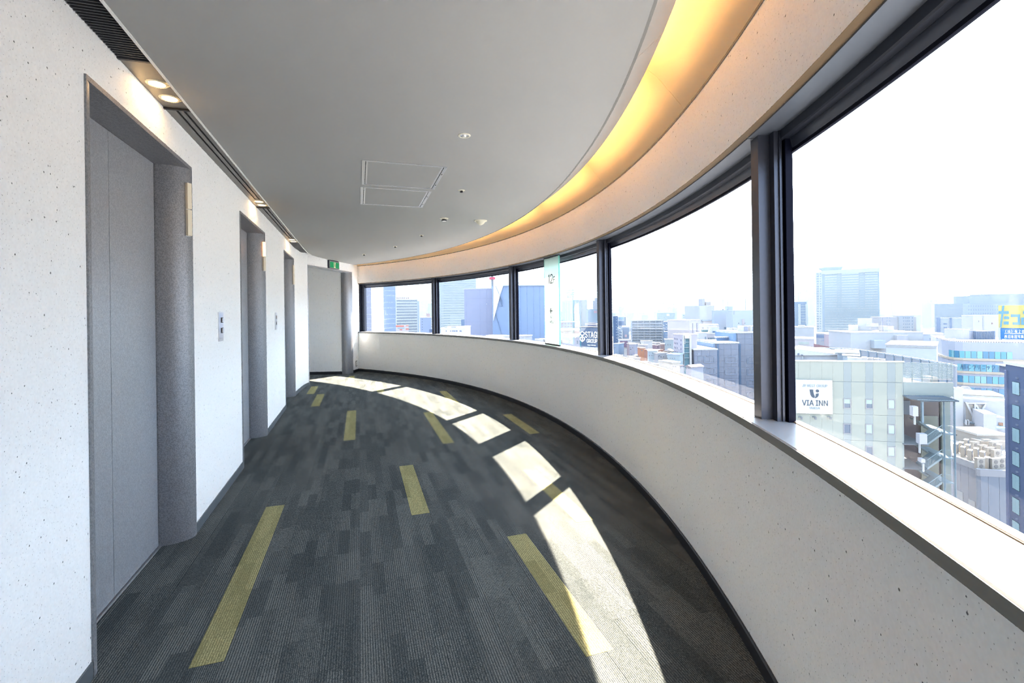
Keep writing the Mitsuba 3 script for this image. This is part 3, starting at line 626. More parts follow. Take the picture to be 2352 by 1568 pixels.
def mast(name, lab, x, ytop, ybot, d, wpx, col, plats, pcol):
    key = newthing(name); b, t = at(x, ybot, d), at(x, ytop, d); hw = wpx * d / FPX / 2; Hh = t[2] - b[2]
    ms = []
    for sx in (-1, 1):
        for sy in (-1, 1):
            ms.append(trimesh.creation.box((.35, .35, Hh), transform=trimesh.transformations.translation_matrix([b[0] + sx * hw, b[1] + sy * hw, b[2] + Hh / 2])))
    n = max(3, int(Hh / (2.4 * hw)))
    for i in range(n):
        za, zb_ = b[2] + Hh * i / n, b[2] + Hh * (i + 1) / n
        for sy in (-1, 1):
            ms.append(trimesh.creation.cylinder(.15, segment=[[b[0] - hw, b[1] + sy * hw, za], [b[0] + hw, b[1] + sy * hw, zb_]], sections=5))
            ms.append(trimesh.creation.cylinder(.15, segment=[[b[0] + hw, b[1] + sy * hw, za], [b[0] - hw, b[1] + sy * hw, zb_]], sections=5))
    put(key + '__lattice', cat(ms), cmat(col))
    for y, w in plats:
        z = at(x, y, d)[2]; hw2 = w * d / FPX / 2
        put(key + '__platform', trimesh.creation.cylinder(hw2, .9, sections=12, transform=trimesh.transformations.translation_matrix([b[0], b[1], z])), cmat(pcol))
    tag(key, lab, 'mast'); return key
mast('crane_tower', 'red lattice crane tower left of the farthest mullion', 998.5, 700, 733, 300, 2.2, (.62, .12, .18), [(721, 5)], (.62, .12, .18))

# --- second window from the corner
f = block('slab_apartments', 'tall pale blue apartment tower with rows of windows in the second window', 1012, 1094, 600, 540, 560, depth=20, col=(.52, .62, .66))
for i in range(25):
    y = 627 + i * 5.68
    if y < 723: f.win('window_row', 1019, y, 1093, y + 2.1, (.30, .40, .48), .15)
    else: f.win('window_row', 1019, y, 1034, y + 2.1, (.25, .36, .46), .15)
    f.box('floor_band', f.rect(1013, y - 1.6, 1094, y - .9, -.1, .5), cmat((.72, .78, .80)))
f = block('low_white_roof', 'low white building with dark openings below the pale apartment tower', 1012, 1067, 754.5, 150, 150, depth=20, col=(.78, .78, .78), roof=(.85, .85, .84))
for x, w in ((1024, 2), (1034, 2), (1038, 2), (1041, 5), (1047, 4), (1055.5, 5)): f.win('opening', x, 758.5, x + w, 761.5, (.16, .20, .32))
f.box('roof_unit', f.rect(1020, 749.5, 1027, 754.5, -4, -2), cmat((.35, .42, .48))); f.box('roof_unit', f.rect(1036, 749.5, 1048, 754.5, -4, -2), cmat((.35, .42, .48))); f.box('roof_unit', f.rect(1050, 750, 1054, 754.5, -3, -1), cmat((.85, .85, .85)))
f = block('small_dark_block', 'small slate blue block between the pale tower and the lilac building', 1059, 1067.5, 733, 330, depth=8, col=(.16, .25, .42))
f = block('lilac_building', 'broad windowless lilac blue building in the second window', 1066.5, 1132.5, 663.5, 190, 188, depth=6, col=(.36, .40, .55), roof=(.6, .62, .7))
for x in (1071, 1103, 1118): f.box('panel_joint', f.rect(x, 664, x + .3, 800, -.1, .03), cmat((.33, .37, .52)))
f.box('panel_joint', f.rect(1067, 738.5, 1132, 738.8, -.1, .03), cmat((.33, .37, .52))); f.box('panel_joint', f.rect(1067, 685, 1132, 685.3, -.1, .03), cmat((.33, .37, .52)))
f.box('vent', f.rect(1117.5, 697, 1119, 698.5, 0, .3), cmat((.8, .8, .8)))
mast('antenna_mast', 'red topped lattice antenna mast above the lilac building', 1131, 624, 665, 193, 2.2, (.30, .33, .36), [(629.5, 14), (639, 14)], (.62, .10, .16))
f = block('faceted_building', 'large pale blue windowless building with folded faces behind the 12F sign', 1132.5, 1251, 655.5, 184, 186, depth=12, col=(.29, .40, .60))
def tri_prism(f, part, pts, d, col):
    q = Polygon([tuple(f.hit(x, y)) for x, y in pts]); f.box(part, extrude(q, 0.0, d), cmat(col))
tri_prism(f, 'white_facet', [(1133, 651.5), (1156, 655), (1149, 676), (1133, 737)], 0.8, (.80, .81, .84))
tri_prism(f, 'fold_edge', [(1138, 657), (1138.6, 657), (1153, 690), (1153, 704), (1152.5, 704), (1152.5, 690.3)], 0.9, (.20, .30, .48))
tri_prism(f, 'fold_edge', [(1137.5, 717), (1138, 717), (1153, 768), (1152.4, 768)], 0.3, (.20, .30, .48))
f.box('parapet', f.rect(1156, 655.2, 1251, 656.2, 0, .4), cmat((.42, .52, .70)))
for x in (1196, 1211, 1226, 1240): f.box('panel_joint', f.rect(x, 657, x + .3, 800, -.1, .04), cmat((.24, .34, .53)))

# --- window right of the 12F sign
CF = 0.26
f = block('mast_tower', 'blue glass tower carrying an aerial tower, right of the 12F sign', 1291, 1334.5, 689, 520, 515, depth=25, col=(.24, .42, .60))
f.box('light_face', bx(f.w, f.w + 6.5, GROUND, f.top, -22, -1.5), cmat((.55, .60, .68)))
for x in (1298, 1303, 1309, 1315, 1321, 1328): f.box('glass_strip', f.rect(x, 693, x + 2.2, 738, -.1, .3), cmat((.36, .55, .68)))
for i in range(9): f.box('floor_band', f.rect(1318, 692 + i * 2.7, 1330, 693 + i * 2.7, -.1, .4), cmat((.45, .62, .72)))
f.box('side_wing', f.rect(1283.5, 714.5, 1291, 760, -20, -1), cmat((.22, .40, .62)))
f.box('roof_mark', f.rect(1291, 689, 1294, 691.5, 0, .4), cmat((.65, .45, .60))); f.box('roof_mark', f.rect(1330, 689, 1333.5, 691.5, 0, .4), cmat((.65, .45, .60)))
f.box('sign_panel', f.rect(1318, 713.5, 1325, 719.5, 0, .6), cmat((.68, .38, .52)))
mast('aerial_tower', 'pale aerial tower with five round platforms on the blue glass tower', 1310, 665, 689, 522, 8, (.38, .52, .60), [(666, 16), (672, 18), (676.7, 18), (681.5, 17)], (.42, .58, .66))
f = block('stepped_tower', 'pale blue stepped tower left of the second nearest mullion', 1346.5, 1392, 710, 480, depth=20, col=(.26, .44, .66))
f.box('upper_step', f.rect(1362, 690.5, 1392, 711, -12, -1), cmat((.46, .50, .64))); f.box('upper_step', f.rect(1366, 684.5, 1392, 691, -10, -2), cmat((.50, .55, .70)))
f.box('sign_panel', f.rect(1364, 713, 1371.5, 719, 0, .5), cmat((.66, .34, .50)))
f.box('light_pier', f.rect(1346.5, 712, 1351, 741, 0, .5), cmat((.50, .62, .76)))
f = block('school_block', 'low lavender building with two rows of five windows, right of the 12F sign', 1275, 1332, 739.2, 240, depth=14, col=(.42, .45, .60))
for x, c in ((1289.5, (.40, .24, .40)), (1296.2, (.36, .28, .44)), (1303.2, (.32, .32, .48)), (1310, (.40, .24, .40)), (1317, (.36, .44, .56))):
    f.win('window', x, 741, x + 5, 745, c); f.win('window', x, 747.8, x + 5, 750.5, c)
f = block('white_rail_roof', 'white terraced roof with railings above the navy billboard', 1343, 1392, 744.5, 160, depth=10, col=(.78, .78, .82))
for y in (740.5, 746): f.box('louvre', f.rect(1350, y, 1369, y + 2.4, -1, .4), cmat((.35, .36, .48)))
f = block('brown_roof_house', 'house with a dusty brown pink roof right of the 12F sign', 1270, 1331, 759.5, 135, depth=12, col=(.52, .40, .42), roof=(.62, .60, .60))
f = block('white_roof_house', 'white walled house with two small windows, lowest right of the 12F sign', 1270, 1332, 774.5, 88, depth=9, col=(.56, .57, .66), roof=(.75, .75, .75))
f.win('window', 1286, 781, 1291, 788, (.16, .10, .14)); f.win('window', 1306, 781, 1309, 788, (.14, .22, .30)); f.win('window', 1325, 782, 1327.5, 789, (.18, .26, .34))
for x, y, w, h, c in ((1286, 766, 7, 6, .8), (1295, 769, 4, 5, .75), (1303, 767.5, 3.5, 7, .7), (1311, 767, 4, 4, .8), (1313, 772, 5, 8, .78), (1319, 773, 4, 7, .72), (1293, 771.5, 10, 2.5, .78)):
    f.box('roof_unit', f.rect(x, y, x + w, y + h, -3, -1), cmat((c, c, c)))
# navy billboard
f = block('navy_billboard', 'navy blue STAGE GROUP billboard left of the second nearest mullion', 1334, 1396, 751.5, 80, 76, depth=1.2, zbot=GROUND + 2, col=(.10, .17, .30), catg='billboard', ybase=795.5)
f.box('frame_top', f.rect(1329.5, 750, 1396, 751.6, -1.2, .15), cmat((.62, .66, .70)))
f.box('side', bx(-.32, 0, f.zb, f.top, -1.0, 0), cmat((.08, .28, .36)))
tri_prism(f, 'pale_corner', [(1334, 752.3), (1347, 752.8), (1341, 760), (1334, 762)], .04, (.40, .44, .52))
scene['mat_letter_white'] = princ((.34, .35, .36), .5)
def flet(f, text, x0, x1, ytop, ybot, mat='mat_letter_white', bold=True, lift=.05, part='lettering'):
    a, b = f.hit(x0, ybot), f.hit(x1, ytop)
    m = text_mesh(text, 1.0, depth=.06, bold=bold); e = m.bounds
    m.apply_translation(-e[0]); m.apply_transform(np.diag([(b[0] - a[0]) / (e[1][0] - e[0][0]), (b[1] - a[1]) / (e[1][1] - e[0][1]), 1, 1])); m.apply_translation([a[0], a[1], lift])
    return f.box(part, m, mat)
flet(f, 'STAGE', 1344.5, 1378, 761.5, 775.5); flet(f, 'GROUP', 1348, 1372.5, 778.5, 787)
flet(f, 'stage-best.com', 1350, 1369, 791, 794, bold=False)
def hexring(cx, cy, w, h, t):
    P = [(0, -h), (w, -h * .35), (w, h * .35), (0, h), (-w, h * .35), (-w, -h * .35)]
    o = Polygon([f.hit(cx + x, cy + y) for x, y in P]); i = Polygon([f.hit(cx + x * t, cy + y * t) for x, y in P]); return o.difference(i)
q = shapely.unary_union([hexring(1338, 766, 5.4, 6.4, .62), hexring(1338, 778, 5.8, 7.4, .62), Polygon([f.hit(1336.8, 768), f.hit(1339.2, 768), f.hit(1339.2, 785), f.hit(1336.8, 785)])])
f.box('emblem', extrude(q, .02, .08), 'mat_letter_white')

# --- middle window
CF = 0.34
f = block('navy_slim_tower', 'slim navy block with a column of white dots right of the second nearest mullion', 1408, 1418.5, 726, 260, depth=9, col=(.13, .21, .36))
f.grid('light', [1415.3], [729 + 6.6 * i for i in range(9)], 1.4, 1.4, (.75, .78, .82))
f = block('screen_building', 'white framed building with a dark blue screen panel', 1418.5, 1436.5, 727, 275, depth=9, col=(.66, .72, .78))
f.win('screen', 1420.3, 737.2, 1433, 747, (.14, .24, .42), .2); f.win('arch_sign', 1421, 729, 1432, 733.5, (.36, .56, .72), .15); f.win('pier', 1435, 728, 1437.2, 748, (.12, .18, .30), .2)
f = block('outdoor_stair_block', 'blue grey block with zigzag outdoor stairs on its left', 1429, 1444.5, 750.5, 230, depth=9, col=(.30, .38, .50), roof=(.82, .82, .8))
for i in range(4):
    f.box('stair_flight', extrude(Polygon([f.hit(1417.5, 752 + 6.8 * i), f.hit(1417.5, 754 + 6.8 * i), f.hit(1427.5, 758.5 + 6.8 * i), f.hit(1427.5, 756.5 + 6.8 * i)]), -3, 0), cmat((.40, .50, .62)))
    f.box('landing', f.rect(1417, 756.8 + 6.8 * i, 1428, 757.6 + 6.8 * i, -4, 0), cmat((.20, .28, .40)))
f.box('white_pole', f.rect(1428, 757, 1430, 782, 0, .6), cmat((.80, .80, .80))); f.box('sign_panel', f.rect(1435, 768, 1440, 774, 0, .4), cmat((.66, .50, .54))); f.box('sign_panel', f.rect(1444, 762, 1449.5, 768.5, -1, .4), cmat((.85, .85, .85)))
f = block('apartment_block', 'wide grey apartment block with white vertical piers in the middle window', 1451.5, 1523, 735.5, 330, 326, depth=14, col=(.26, .33, .45))
for i in range(10):
    y = 738.5 + 6.02 * i
    f.box('balcony_row', f.rect(1452.5, y + 2.6, 1522, y + 5.0, -.1, .9), cmat((.40, .45, .54)))
    f.box('slab_edge', f.rect(1452.5, y + 5.0, 1522, y + 5.7, -.1, 1.0), cmat((.50, .55, .62)))
for x in (1465.5, 1479.3, 1493.2, 1506.4, 1521): f.box('pier', f.rect(x - .7, 735.5, x + .7, 800, -.1, 1.3), cmat((.66, .70, .74)))
f.box('parapet', f.rect(1451.5, 735.2, 1523, 736.6, -.1, 1.0), cmat((.62, .68, .74)))
f = block('dark_office', 'dark blue office with two rows of light windows beside the apartment block', 1523.5, 1577, 738.5, 300, depth=14, col=(.16, .25, .42))
f.box('stair_tower', f.rect(1568.5, 733.2, 1577, 800, -10, 1), cmat((.18, .30, .50)))
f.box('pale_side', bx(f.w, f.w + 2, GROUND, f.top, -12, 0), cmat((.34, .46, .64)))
f.grid('window', [1529.5 + 5.1 * i for i in range(8)], [743.7, 750], 2.2, 2.0, (.70, .74, .80)); f.grid('window', [1523.9], [746, 752, 758], 2.3, 1.8, (.70, .74, .80)); f.box('band', f.rect(1524, 756.5, 1577, 757.5, 0, .5), cmat((.36, .45, .60)))
f = block('mansard_block', 'slate blue block with four outlined windows in front of the dark office', 1524.5, 1560, 762, 240, depth=10, col=(.22, .34, .52))
for x in (1529, 1536.5, 1544):
    for y in (765, 771.5):
        f.win('window', x, y, x + 4.6, y + 3.6, (.52, .62, .72), .1); f.win('pane', x + .6, y + .6, x + 4, y + 3, (.24, .36, .54), .14)
f.box('roof_house', f.rect(1554.5, 756, 1565, 770, -5, 0), cmat((.72, .75, .80))); f.box('roof_vent', f.rect(1561, 757, 1563, 760.5, 0, .1), cmat((.2, .25, .35))); f.box('roof_house', f.rect(1545, 757.5, 1552, 762, -6, -2), cmat((.72, .76, .82)))
f = block('far_glass_block', 'pale blue block with fine window rows behind the apartment block', 1509, 1551, 717.5, 560, depth=20, col=(.40, .52, .62))
for i in range(7): f.win('window_row', 1510, 719 + 2.5 * i, 1550, 720 + 2.5 * i, (.28, .42, .54), .2)
f.win('white_panel', 1531, 720.5, 1538, 725.5, (.82, .82, .82), .4)
f = block('grid_window_block', 'pale block with two rows of square windows above the dark office', 1567, 1595, 721.5, 430, depth=14, col=(.56, .62, .70))
f.grid('window', [1569, 1574, 1579, 1583.5, 1588, 1592], [723, 727.7], 2.6, 2.0, (.28, .34, .46))
f = block('pink_white_apartments', 'white apartment block with a teal glass corner in the middle window', 1546, 1569, 768.5, 140, 136, depth=5, col=(.60, .58, .66), roof=(.80, .74, .74))
for j in range(6):
    for x in (1548.5, 1551.5, 1554.8, 1563.3): f.win('window', x, 775 + 10 * j + (x - 1548) * .25, x + 1.6, 779.5 + 10 * j + (x - 1548) * .25, (.26, .28, .40))
g2 = Facade(f.key, 1569, 1583, 769.5, 136, 136, depth=4, col=(.16, .34, .42), part='glass_face')
for y in (785, 797, 809, 821): g2.box('floor_slab', g2.rect(1569, y, 1583, y + .8, -.1, .5), cmat((.52, .62, .66)))
g2.box('white_fin', g2.rect(1568.4, 768, 1570, 850, -.2, .8), cmat((.78, .78, .8))); g2.box('white_fin', g2.rect(1582.3, 770, 1587.5, 850, -3, .6), cmat((.80, .80, .80))); g2.box('white_cap', g2.rect(1571, 769.5, 1582, 777, -.1, .6), cmat((.85, .85, .84))); g2.box('blind', g2.rect(1571.5, 778, 1574, 790, 0, .2), cmat((.60, .66, .66)))
f = block('cream_gable_block', 'cream white block behind the teal glass corner', 1583, 1606, 735.5, 190, 195, depth=10, col=(.72, .67, .68), roof=(.85, .80, .78))
f.box('recess', f.rect(1590, 742, 1592.5, 775, 0, .2), cmat((.56, .54, .60))); f.box('recess', f.rect(1599.5, 742, 1602.5, 775, 0, .2), cmat((.50, .48, .56)))
f = block('chimney_block', 'white block with a chimney and roof tank in the middle window', 1606.5, 1640, 702, 260, 262, depth=14, col=(.72, .72, .78))
f.box('chimney', f.rect(1612.3, 686.3, 1618.8, 703, -5, -2), cmat((.58, .58, .68))); f.box('roof_tank', f.rect(1621, 693.3, 1632.2, 701.2, -6, -2), cmat((.62, .58, .55)))
f.win('canopy', 1613, 734.5, 1638, 737, (.38, .46, .56), .9); f.win('window_band', 1614, 737, 1638, 744.5, (.62, .58, .60), .3)
f = block('white_parapet_block', 'white block with small windows below the chimney block', 1606, 1650, 745.5, 200, depth=10, col=(.76, .76, .78))
for x in (1612.5, 1624.5): f.win('window', x, 751.3, x + 4, 755, (.5, .5, .5))
f = block('blue_white_hall', 'pale blue windowless hall with two thin aerials', 1640, 1682, 712, 230, 228, depth=6, col=(.56, .64, .76))
f.box('corner_strip', f.rect(1678.5, 712, 1682, 800, -.1, .4), cmat((.34, .46, .58))); f.box('penthouse', f.rect(1671, 703.5, 1683, 713, -9, -3), cmat((.60, .68, .78)))
for x, y in ((1661, 688), (1671.5, 688)):
    f.box('aerial', f.rect(x - .3, y, x + .3, 712.5, -1.2, -1.0), cmat((.38, .30, .38))); f.box('aerial_foot', f.rect(x - 1.2, 710, x + 1.2, 712, -1.6, -.6), cmat((.4, .42, .5)))
f.win('window', 1663, 751, 1670, 755.5, (.24, .34, .48))
f = block('white_hall', 'white windowless hall with a tall aerial left of the nearest mullion', 1683, 1760, 712, 215, 214, depth=8, col=(.64, .71, .78))
f.box('aerial', f.rect(1712.4, 686, 1713, 712, -1.2, -1.0), cmat((.34, .42, .52))); f.win('pipe', 1685, 712.5, 1686.6, 722, (.38, .42, .52)); f.win('door', 1704, 732.5, 1709.5, 746, (.62, .58, .60), .3); f.win('vent', 1695.5, 741, 1697.5, 743, (.16, .16, .22)); f.win('vent', 1709.5, 741, 1711.5, 743, (.16, .16, .22))
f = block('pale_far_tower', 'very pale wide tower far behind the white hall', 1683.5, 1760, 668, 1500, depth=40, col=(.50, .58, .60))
f = block('white_office', 'white office with dark window strips above the grey tiled building', 1622.5, 1688, 766, 165, 163, depth=12, col=(.66, .63, .66), roof=(.85, .85, .85))
f.win('window', 1626.3, 775, 1642, 783, (.20, .28, .36)); f.win('window', 1626.3, 792, 1637, 797, (.30, .40, .46)); f.win('window', 1629, 775, 1629.7, 783, (.6, .6, .62), .15)
f.box('white_end', bx(-2.6, 0, GROUND, f.top + .2, -9, 0), cmat((.80, .80, .83)))
f.box('end_window', f.rect(1619, 773, 1621.6, 785, -.2, .15), cmat((.28, .38, .48))); f.box('end_window', f.rect(1619, 789, 1621.6, 797, -.2, .15), cmat((.28, .38, .48)))
f.box('green_tank', f.rect(1614.5, 756.5, 1626.5, 762.5, -4, -1), cmat((.20, .32, .34))); f.box('kiosk', f.rect(1634, 751, 1652, 766, -6, -1), cmat((.78, .80, .83))); f.win('kiosk_door', 1636.8, 760, 1649, 765.5, (.16, .26, .42), -.9, -1.2)
for x in (1653, 1659, 1665, 1670, 1675, 1680): f.box('roof_unit', f.rect(x, 761.5, x + 4, 766, -5, -2), cmat((.40, .44, .50)))
for x in (1674, 1685): f.box('roof_unit', f.rect(x, 753.5, x + 8.5, 762, -9, -6), cmat((.76, .76, .78)))
# grey tiled building in three steps
gt = newthing('grey_tiled_building'); tag(gt, 'grey tiled building in three steps with paired slim windows left of the nearest mullion', 'building')
GC, GD = (.30, .34, .43), (.13, .21, .34)
def tiled(x0, x1, yt, d, col=GC):
    f = Facade(gt, x0, x1, yt, d, depth=14, col=(.22, .26, .34), part='core')
    z = f.top; i = 0
    while z > GROUND + 6 and i < 16:                       # courses of cladding panels, each a panel of its own
        n = max(1, int(round(f.w / 2.2)))
        for j in range(n):
            f.box('cladding_panel', bx(f.w * j / n + .02, f.w * (j + 1) / n - .02, z - 1.68, z - .03, 0, .12), cmat(col))
        z -= 1.71; i += 1
    f.box('coping', bx(-.2, f.w + .2, f.top, f.top + .35, -14, .3), cmat((.78, .79, .80)))
    return f
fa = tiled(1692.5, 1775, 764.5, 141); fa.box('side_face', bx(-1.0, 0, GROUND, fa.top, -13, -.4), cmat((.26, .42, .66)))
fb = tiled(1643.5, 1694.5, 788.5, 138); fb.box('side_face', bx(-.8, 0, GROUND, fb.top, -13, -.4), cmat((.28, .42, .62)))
fb.box('roof_screen', fb.rect(1646.5, 774.5, 1686.5, 787.5, -7, -6.7), cmat((.13, .25, .46))); fb.box('roof_screen_cap', fb.rect(1643, 772.8, 1687, 774.8, -7.2, -6.4), cmat((.80, .80, .80)))
fc = tiled(1592.5, 1645.5, 803.5, 135)
fc.box('roof_slab', fc.rect(1599, 800.5, 1621, 802, -9, -4), cmat((.30, .42, .56)))
fb.box('dark_recess', fb.rect(1645.3, 790, 1652.5, 980, .0, .4), cmat(GD)); fa.box('dark_recess', fa.rect(1694.8, 790, 1702.6, 990, .0, .4), cmat(GD))
def pairwin(f, xl, xr, y, h=13):
    f.win('window', xl, y, xl + 4.4, y + h, (.13, .21, .33), .25); f.win('window', xr, y + .4, xr + 4.2, y + h + .4, (.13, .21, .33), .25)
    f.win('window_lintel', xl + 7, y - 1.8, xr - 2, y - .5, (.16, .24, .36), .3); f.win('window_sill', xl + 1, y + h - .6, xr + 4, y + h + .8, (.15, .23, .36), .28)
for k in range(4):
    pairwin(fc, 1615.5, 1639, 818.8 + 26.3 * k); fc.win('window', 1602.3, 818.3 + 26.3 * k, 1607, 828.5 + 26.3 * k, (.13, .23, .33), .25)
    fc.win('spandrel', 1602.3, 810.5 + 26.3 * k, 1607, 815.5 + 26.3 * k, (.26, .34, .46), .2)
    pairwin(fb, 1664.3, 1688.2, 820 + 26.4 * k); pairwin(fa, 1714.3, 1738, 821.3 + 26.6 * k)
for x, w in ((1704.5, 14), (1724, 12)):
    f = fa; f.box('roof_unit', f.rect(x, 748.5, x + w, 763.5, -6, -3), cmat((.70, .72, .76))); f.win('roof_unit_grille', x + w * .35, 750, x + w * .95, 760.5, (.30, .34, .46), -2.9, -3.2)

# --- low town under the middle window
town = random.Random(5)
def house(x, y, w, h, d, col, roof, lab, group=None, gable=False):
    f = block('house', lab, x, x + w, y, d, d - town.uniform(-2, 2), group=group, catg='house', depth=town.uniform(3, 5), col=col, roof=None if gable else roof)
    if gable:
        m = extrude(Polygon([(-.3, f.top), (f.w + .3, f.top), (f.w / 2, f.top + f.w * .28)]), -f.depth, .3); f.box('roof', m, cmat(roof))
    if w > 7:
        for k in range(max(1, int(w / 6))):
            f.win('window', x + 2 + 5.5 * k, y + h * .35, x + 4.2 + 5.5 * k, y + h * .35 + 2.4, (.30, .32, .40), .06)
    return f
f = house(1422.5, 781, 26, 16, 205, (.74, .74, .74), (.82, .80, .80), 'white house carrying a purple billboard panel below the blue grey stair block'); f.win('billboard_panel', 1424, 783, 1441.5, 796.5, (.22, .15, .26), .5); f.win('logo', 1430, 785, 1435, 788, (.45, .40, .48), .55)
house(1409, 790, 11, 20, 180, (.38, .50, .66), (.6, .7, .8), 'small pale blue house at the left edge of the middle window')
f = house(1444.5, 791, 12, 18, 175, (.46, .50, .62), (.75, .74, .76), 'grey house left of the slim white tower'); f.win('window', 1447, 801, 1450, 803, (.15, .18, .26))
f = house(1456, 789.5, 12, 20, 190, (.46, .36, .40), (.80, .78, .76), 'brown house just left of the slim white tower')
f = house(1470.5, 783.5, 7.5, 24, 188, (.80, .80, .80), (.85, .85, .85), 'slim white tower rising from the low town')
f = house(1462, 793, 20, 18, 180, (.72, .70, .74), (.8, .8, .8), 'white house under the slim white tower')
f = house(1471, 800, 10, 9, 168, (.66, .30, .18), (.75, .5, .4), 'orange brick box in the low town')
f = house(1482, 790.8, 52, 12, 200, (.50, .36, .36), (.78, .70, .68), 'long brown pink house row with pale roof in the low town'); f.win('wall_panel', 1484, 796, 1493, 801, (.34, .46, .58), .3); f.win('wall_panel', 1493, 794, 1508, 798, (.40, .42, .50), .3)
f = house(1506, 787.5, 9.5, 6, 198, (.76, .75, .74), (.85, .85, .85), 'white roof box on the long brown pink row'); f = house(1508, 793.5, 6, 12, 192, (.36, .26, .34), (.5, .4, .45), 'small plum chimney stack in front of the long brown pink row')
f = house(1525.5, 780, 20, 30, 175, (.52, .62, .66), (.85, .84, .83), 'pale green tower house left of the white apartment block')
f = house(1523.5, 806, 17, 8, 150, (.56, .62, .60), (.74, .78, .82), 'house with a pale gable roof in the low town', gable=True)
f = house(1488.5, 806.5, 21, 24, 140, (.48, .58, .64), (.80, .80, .80), 'pale green walled house in the front of the low town'); f.win('window', 1498, 810, 1500, 811.5, (.2, .25, .3))
f = house(1509, 805, 12, 7, 146, (.56, .28, .22), (.66, .34, .26), 'house with a red tiled roof in the low town')
f = house(1509.5, 811.5, 22, 18, 138, (.58, .60, .64), (.80, .80, .82), 'grey white house right of the pale green walled house'); f.win('window', 1512.5, 815.5, 1515.5, 818, (.32, .32, .38))
f = house(1530.5, 815, 29, 18, 134, (.50, .62, .66), (.46, .58, .74), 'pale teal house with a blue roof in the low town')
for k in range(6): f.box('roof_unit', f.rect(1532 + 4.4 * k, 813.2, 1534.5 + 4.4 * k, 815, -1.5, -.5), cmat((.42, .55, .78)))
f = house(1543, 833, 17, 20, 112, (.72, .66, .58), (.82, .78, .72), 'cream house with roof tanks low in the middle window'); f.box('roof_tank', f.rect(1545, 830, 1556, 834, -4, -1), cmat((.76, .72, .66)))
GRP = 'small crowded houses of the low town'
HUES = {(.60, .58, .62): 'grey', (.74, .72, .72): 'white', (.46, .50, .60): 'slate blue', (.55, .42, .42): 'brown', (.50, .58, .66): 'pale blue', (.68, .62, .56): 'beige', (.80, .79, .78): 'white', (.70, .66, .66): 'pinkish', (.50, .42, .44): 'brown', (.62, .68, .76): 'pale blue'}
for i in range(38):
    t = town.random(); d = 118 + 62 * town.random()
    x = 1408 + 175 * town.random(); y = 812 + (180 - d) * 0.55 + town.uniform(-4, 6)
    c = town.choice([(.60, .58, .62), (.74, .72, .72), (.46, .50, .60), (.55, .42, .42), (.50, .58, .66), (.68, .62, .56)])
    r = town.choice([(.80, .79, .78), (.70, .66, .66), (.50, .42, .44), (.62, .68, .76)])
    w = town.uniform(5, 13)
    if 1485 < x + w and x < 1560 and y < 832: y += 22
    if x > 1560: y = max(y, 836)
    gb = town.random() < .35
    f = house(x, y, w, 6, d, c, r, 'small crowded house of the low town beneath the middle window', GRP, gable=gb)
    look_of[f.key] = HUES[c] + ' house with ' + HUES[r] + (' gable roof' if gb else ' flat roof')
for i in range(16):
    x = 1020 + 340 * town.random(); d = town.uniform(100, 140)
    house(x, town.uniform(772, 785), town.uniform(12, 24), 8, d, (.62, .64, .70), (.80, .80, .82), 'low house under the windows left of the second nearest mullion', 'low houses under the far windows')
# the hazy skyline
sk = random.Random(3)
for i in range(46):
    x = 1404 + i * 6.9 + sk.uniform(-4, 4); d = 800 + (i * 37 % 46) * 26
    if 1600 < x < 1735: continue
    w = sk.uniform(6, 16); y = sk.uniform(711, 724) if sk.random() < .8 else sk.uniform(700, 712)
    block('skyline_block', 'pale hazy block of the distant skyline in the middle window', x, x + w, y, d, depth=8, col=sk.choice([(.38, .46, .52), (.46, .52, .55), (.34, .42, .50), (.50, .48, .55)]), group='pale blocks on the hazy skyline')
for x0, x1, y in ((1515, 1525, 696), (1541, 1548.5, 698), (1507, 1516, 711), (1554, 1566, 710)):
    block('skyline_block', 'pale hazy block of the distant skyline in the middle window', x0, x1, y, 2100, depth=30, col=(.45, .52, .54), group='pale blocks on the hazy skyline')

# --- right window
CF = 0.31
f = block('high_rise', 'tall pale blue high rise with white balcony lines in the nearest window', 1888.5, 2020.5, 622, 480, depth=24, col=(.30, .46, .62))
for i in range(25):
    y = 628.5 + 5.72 * i
    for xa, xb in (((1895, 1922), (1933, 1972), (1987, 2016)) if y < 706 else ((1895, 2018),)):
        f.box('balcony_line', f.rect(xa, y - (xa - 1888) * .014, xb, y + 1.0 - (xb - 1888) * .014, -.1, .9), cmat((.62, .74, .80)))
        f.box('window_row', f.rect(xa, y + 1.9 - (xa - 1888) * .014, xb, y + 3.6 - (xb - 1888) * .014, -.1, .3), cmat((.34, .50, .64)))
    if y < 706:
        for xa, xb in ((1924.5, 1930), (1975.5, 1983.5)): f.box('balcony_line', f.rect(xa, y, xb, y + .8, -.1, .4), cmat((.50, .64, .74)))
for x in (1921.8, 1933, 1972.5, 1987): f.box('white_pier', f.rect(x - .6, 625, x + .6, 710, -.1, 1.2), cmat((.66, .76, .80)))
f.box('parapet', f.rect(1887, 621.5, 2020.5, 623.5, -.1, .9), cmat((.70, .80, .84)))
f.box('dark_corner', f.rect(1889, 625, 1895, 770, 0, .5), cmat((.22, .38, .58))); f.box('dark_corner', f.rect(2016, 625, 2020.4, 745, 0, .5), cmat((.26, .42, .60)))
dl = 480 * float(np.linalg.norm(ray(1954.5, 713.6)) / np.linalg.norm(ray(1888.5, 713.6)))
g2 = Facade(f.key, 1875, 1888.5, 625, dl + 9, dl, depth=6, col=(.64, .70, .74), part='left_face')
for i in range(23):
    for x in (1876.3, 1884): g2.box('side_window', g2.rect(x, 627.5 + 5.72 * i, x + (4.2 if x < 1880 else 1.8), 630 + 5.72 * i, -.1, .3), cmat((.24, .36, .52)))
a, b = f.hit(1879, 615.5), f.hit(1934.5, 612)
